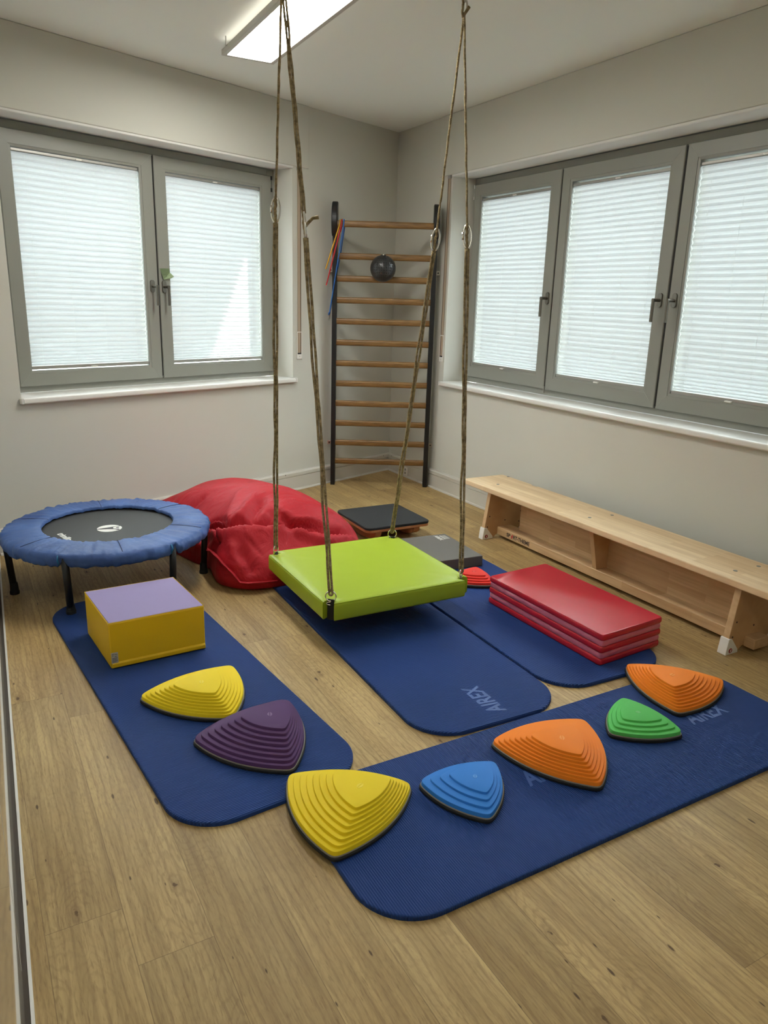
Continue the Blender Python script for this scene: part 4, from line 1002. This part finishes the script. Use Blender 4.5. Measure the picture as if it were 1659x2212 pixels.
# ================================================================ BENCH
BO = WR(1.69, .283, 0); bx_ = (E2*math.cos(R(.35))+N2*math.sin(R(.35))); by_ = Vector((-bx_.y, bx_.x, 0))   # by_ towards the wall
FB = lambda x, y, z: BO+bx_*x+by_*y+ZU*z
bn = thing('gym_bench', BO+bx_*1.15, 'long pale pine gymnastics bench standing along the right wall', 'bench')
bm = BM(); pts = [(.012, -.152), (2.30, -.152), (2.312, -.140), (2.312, .140), (2.30, .152), (.012, .152), (0, .140), (0, -.140)]
ptsd = pts[1:6]+[(.345, .152), (.343, .140), (.297, .140), (.295, .152)]+pts[5:]+pts[:1]
ptsd = [(.012, -.152), (2.30, -.152), (2.312, -.140), (2.312, .140), (2.30, .152), (.345, .152), (.343, .141), (.297, .141), (.295, .152), (.012, .152), (0, .140), (0, -.140)]
prism(bm, ptsd, lambda x, y: FB(x, y, .293), lambda x, y: FB(x, y, .325)); mk('seat', bm, M_pine, bn, bevel=.011, seg=4)
def trap(x0, x1, tw, bw, z0, z1, name, mat, feet=True):
    bm = BM()
    if feet: pts = [(-tw, z1), (tw, z1), (bw, z0), (bw-.075, z0), (bw-.10, z0+.018), (-bw+.10, z0+.018), (-bw+.075, z0), (-bw, z0)]
    else: pts = [(-tw, z1), (tw, z1), (bw, z0), (-bw, z0)]
    prism(bm, pts, lambda y, z: FB(x0, y, z), lambda y, z: FB(x1, y, z)); return mk(name, bm, mat, bn, bevel=.002)
for x0 in (.215, 1.905):
    lg = trap(x0, x0+.030, .118, .158, .004, .293, 'leg', M_ply)
    for s_ in (-1, 1):
        bm = BM(); prism(bm, [(s_*.1185, .2925), (s_*.1195, .2925), (s_*.1595, .004), (s_*.1585, .004)], lambda y, z: FB(x0+.001, y, z), lambda y, z: FB(x0+.029, y, z))
        q = mk('leg_edge', bm, M_plyedge, None); q.parent = lg; q.matrix_parent_inverse = Matrix()
    for s_ in (-1, 1):
        bm = BM(); prism(bm, [(s_*.166, 0), (s_*.086, 0), (s_*.090, .016), (s_*.136, .070), (s_*.156, .072)], lambda y, z: FB(x0-.006, y, z), lambda y, z: FB(x0+.036, y, z))
        fc = mk('foot_cap', bm, M_whiteplastic, None, bevel=.003); fc.parent = lg; fc.matrix_parent_inverse = Matrix(); fc['label'] = 'white plastic foot cap with a red emblem'
        if s_ < 0:
            for xx, dd in ((x0+.0362, 1),):
                g = lambda u, v, w_: FB(xx+w_, -.138+u, .018+v)
                bm = BM(); prism(bm, [(.011*math.cos(k*.4488), .011*math.sin(k*.4488)) for k in range(14)], lambda u, v: g(u, v, 0), lambda u, v: g(u, v, .0008)); mk('emblem', bm, simple('dark_red_print', (150, 30, 36), .5), bn)
                bm = BM(); prism(bm, [(-.003, -.006), (.002, -.007), (.004, .007), (-.001, .004)], lambda u, v: g(u, v, .0008), lambda u, v: g(u, v, .0014)); mk('emblem_mark', bm, M_whiteplastic, bn)
    bm = BM()
    for y, z in ((-.118, .14), (-.130, .075), (.118, .15), (.11, .085), (.0, .105)): cyl(bm, FB(x0+.0295, y, z), FB(x0+.0312, y, z), .004, n=10)
    mk('screw', bm, simple('dark_screw', (60, 40, 30), .5), bn)
bm = BM(); box(bm, FB, .245, 1.905, -.055, .050, .022, .070); box(bm, FB, 1.935, 1.985, -.050, .045, .020, .066); mk('balance_beam', bm, M_pine_v, bn, bevel=.004, seg=3)
bm = BM(); box(bm, FB, .36, 1.90, .022, .046, .070, .293); mk('spine_board', bm, M_pine_v, bn)
trap(1.045, 1.075, .105, .050, .070, .293, 'brace', M_ply, False)
bm = BM()
for s_, n_ in ((3.535, .345), (3.542, .20), (1.76, .14), (1.90, .33), (2.675, .335), (2.69, .19), (3.85, .345)):
    p = WR(s_, n_, .3252); cyl(bm, p-ZU*.001, p+ZU*.0008, .009, n=14)
mk('bolt_plug', bm, simple('grey_plug', (120, 124, 118), .5), bn)
M_txt = simple('black_print', (30, 22, 28), .5); M_txr = simple('red_print', (190, 40, 50), .5)
tP = lambda x: FB(x, -.0556, .036)
text('lettering', 'SP', .032, tP(.340), bx_, ZU, M_txt, bn, .0003, .0008, 0, 1.1, False)
text('lettering', 'RT-THIEME', .032, tP(.402), bx_, ZU, M_txt, bn, .0003, .0008, 0, .95, False)
bm = BM(); pts = [(.004, -.004), (.012, .000), (.018, .012), (.012, .026), (.008, .018), (.003, .014)]
prism(bm, pts, lambda x, z: FB(.382+x, -.0552, .036+z), lambda x, z: FB(.382+x, -.0562, .036+z)); mk('lettering', bm, M_txr, bn)

for o in bpy.data.objects:
    if '_o' in o: del o['_o']
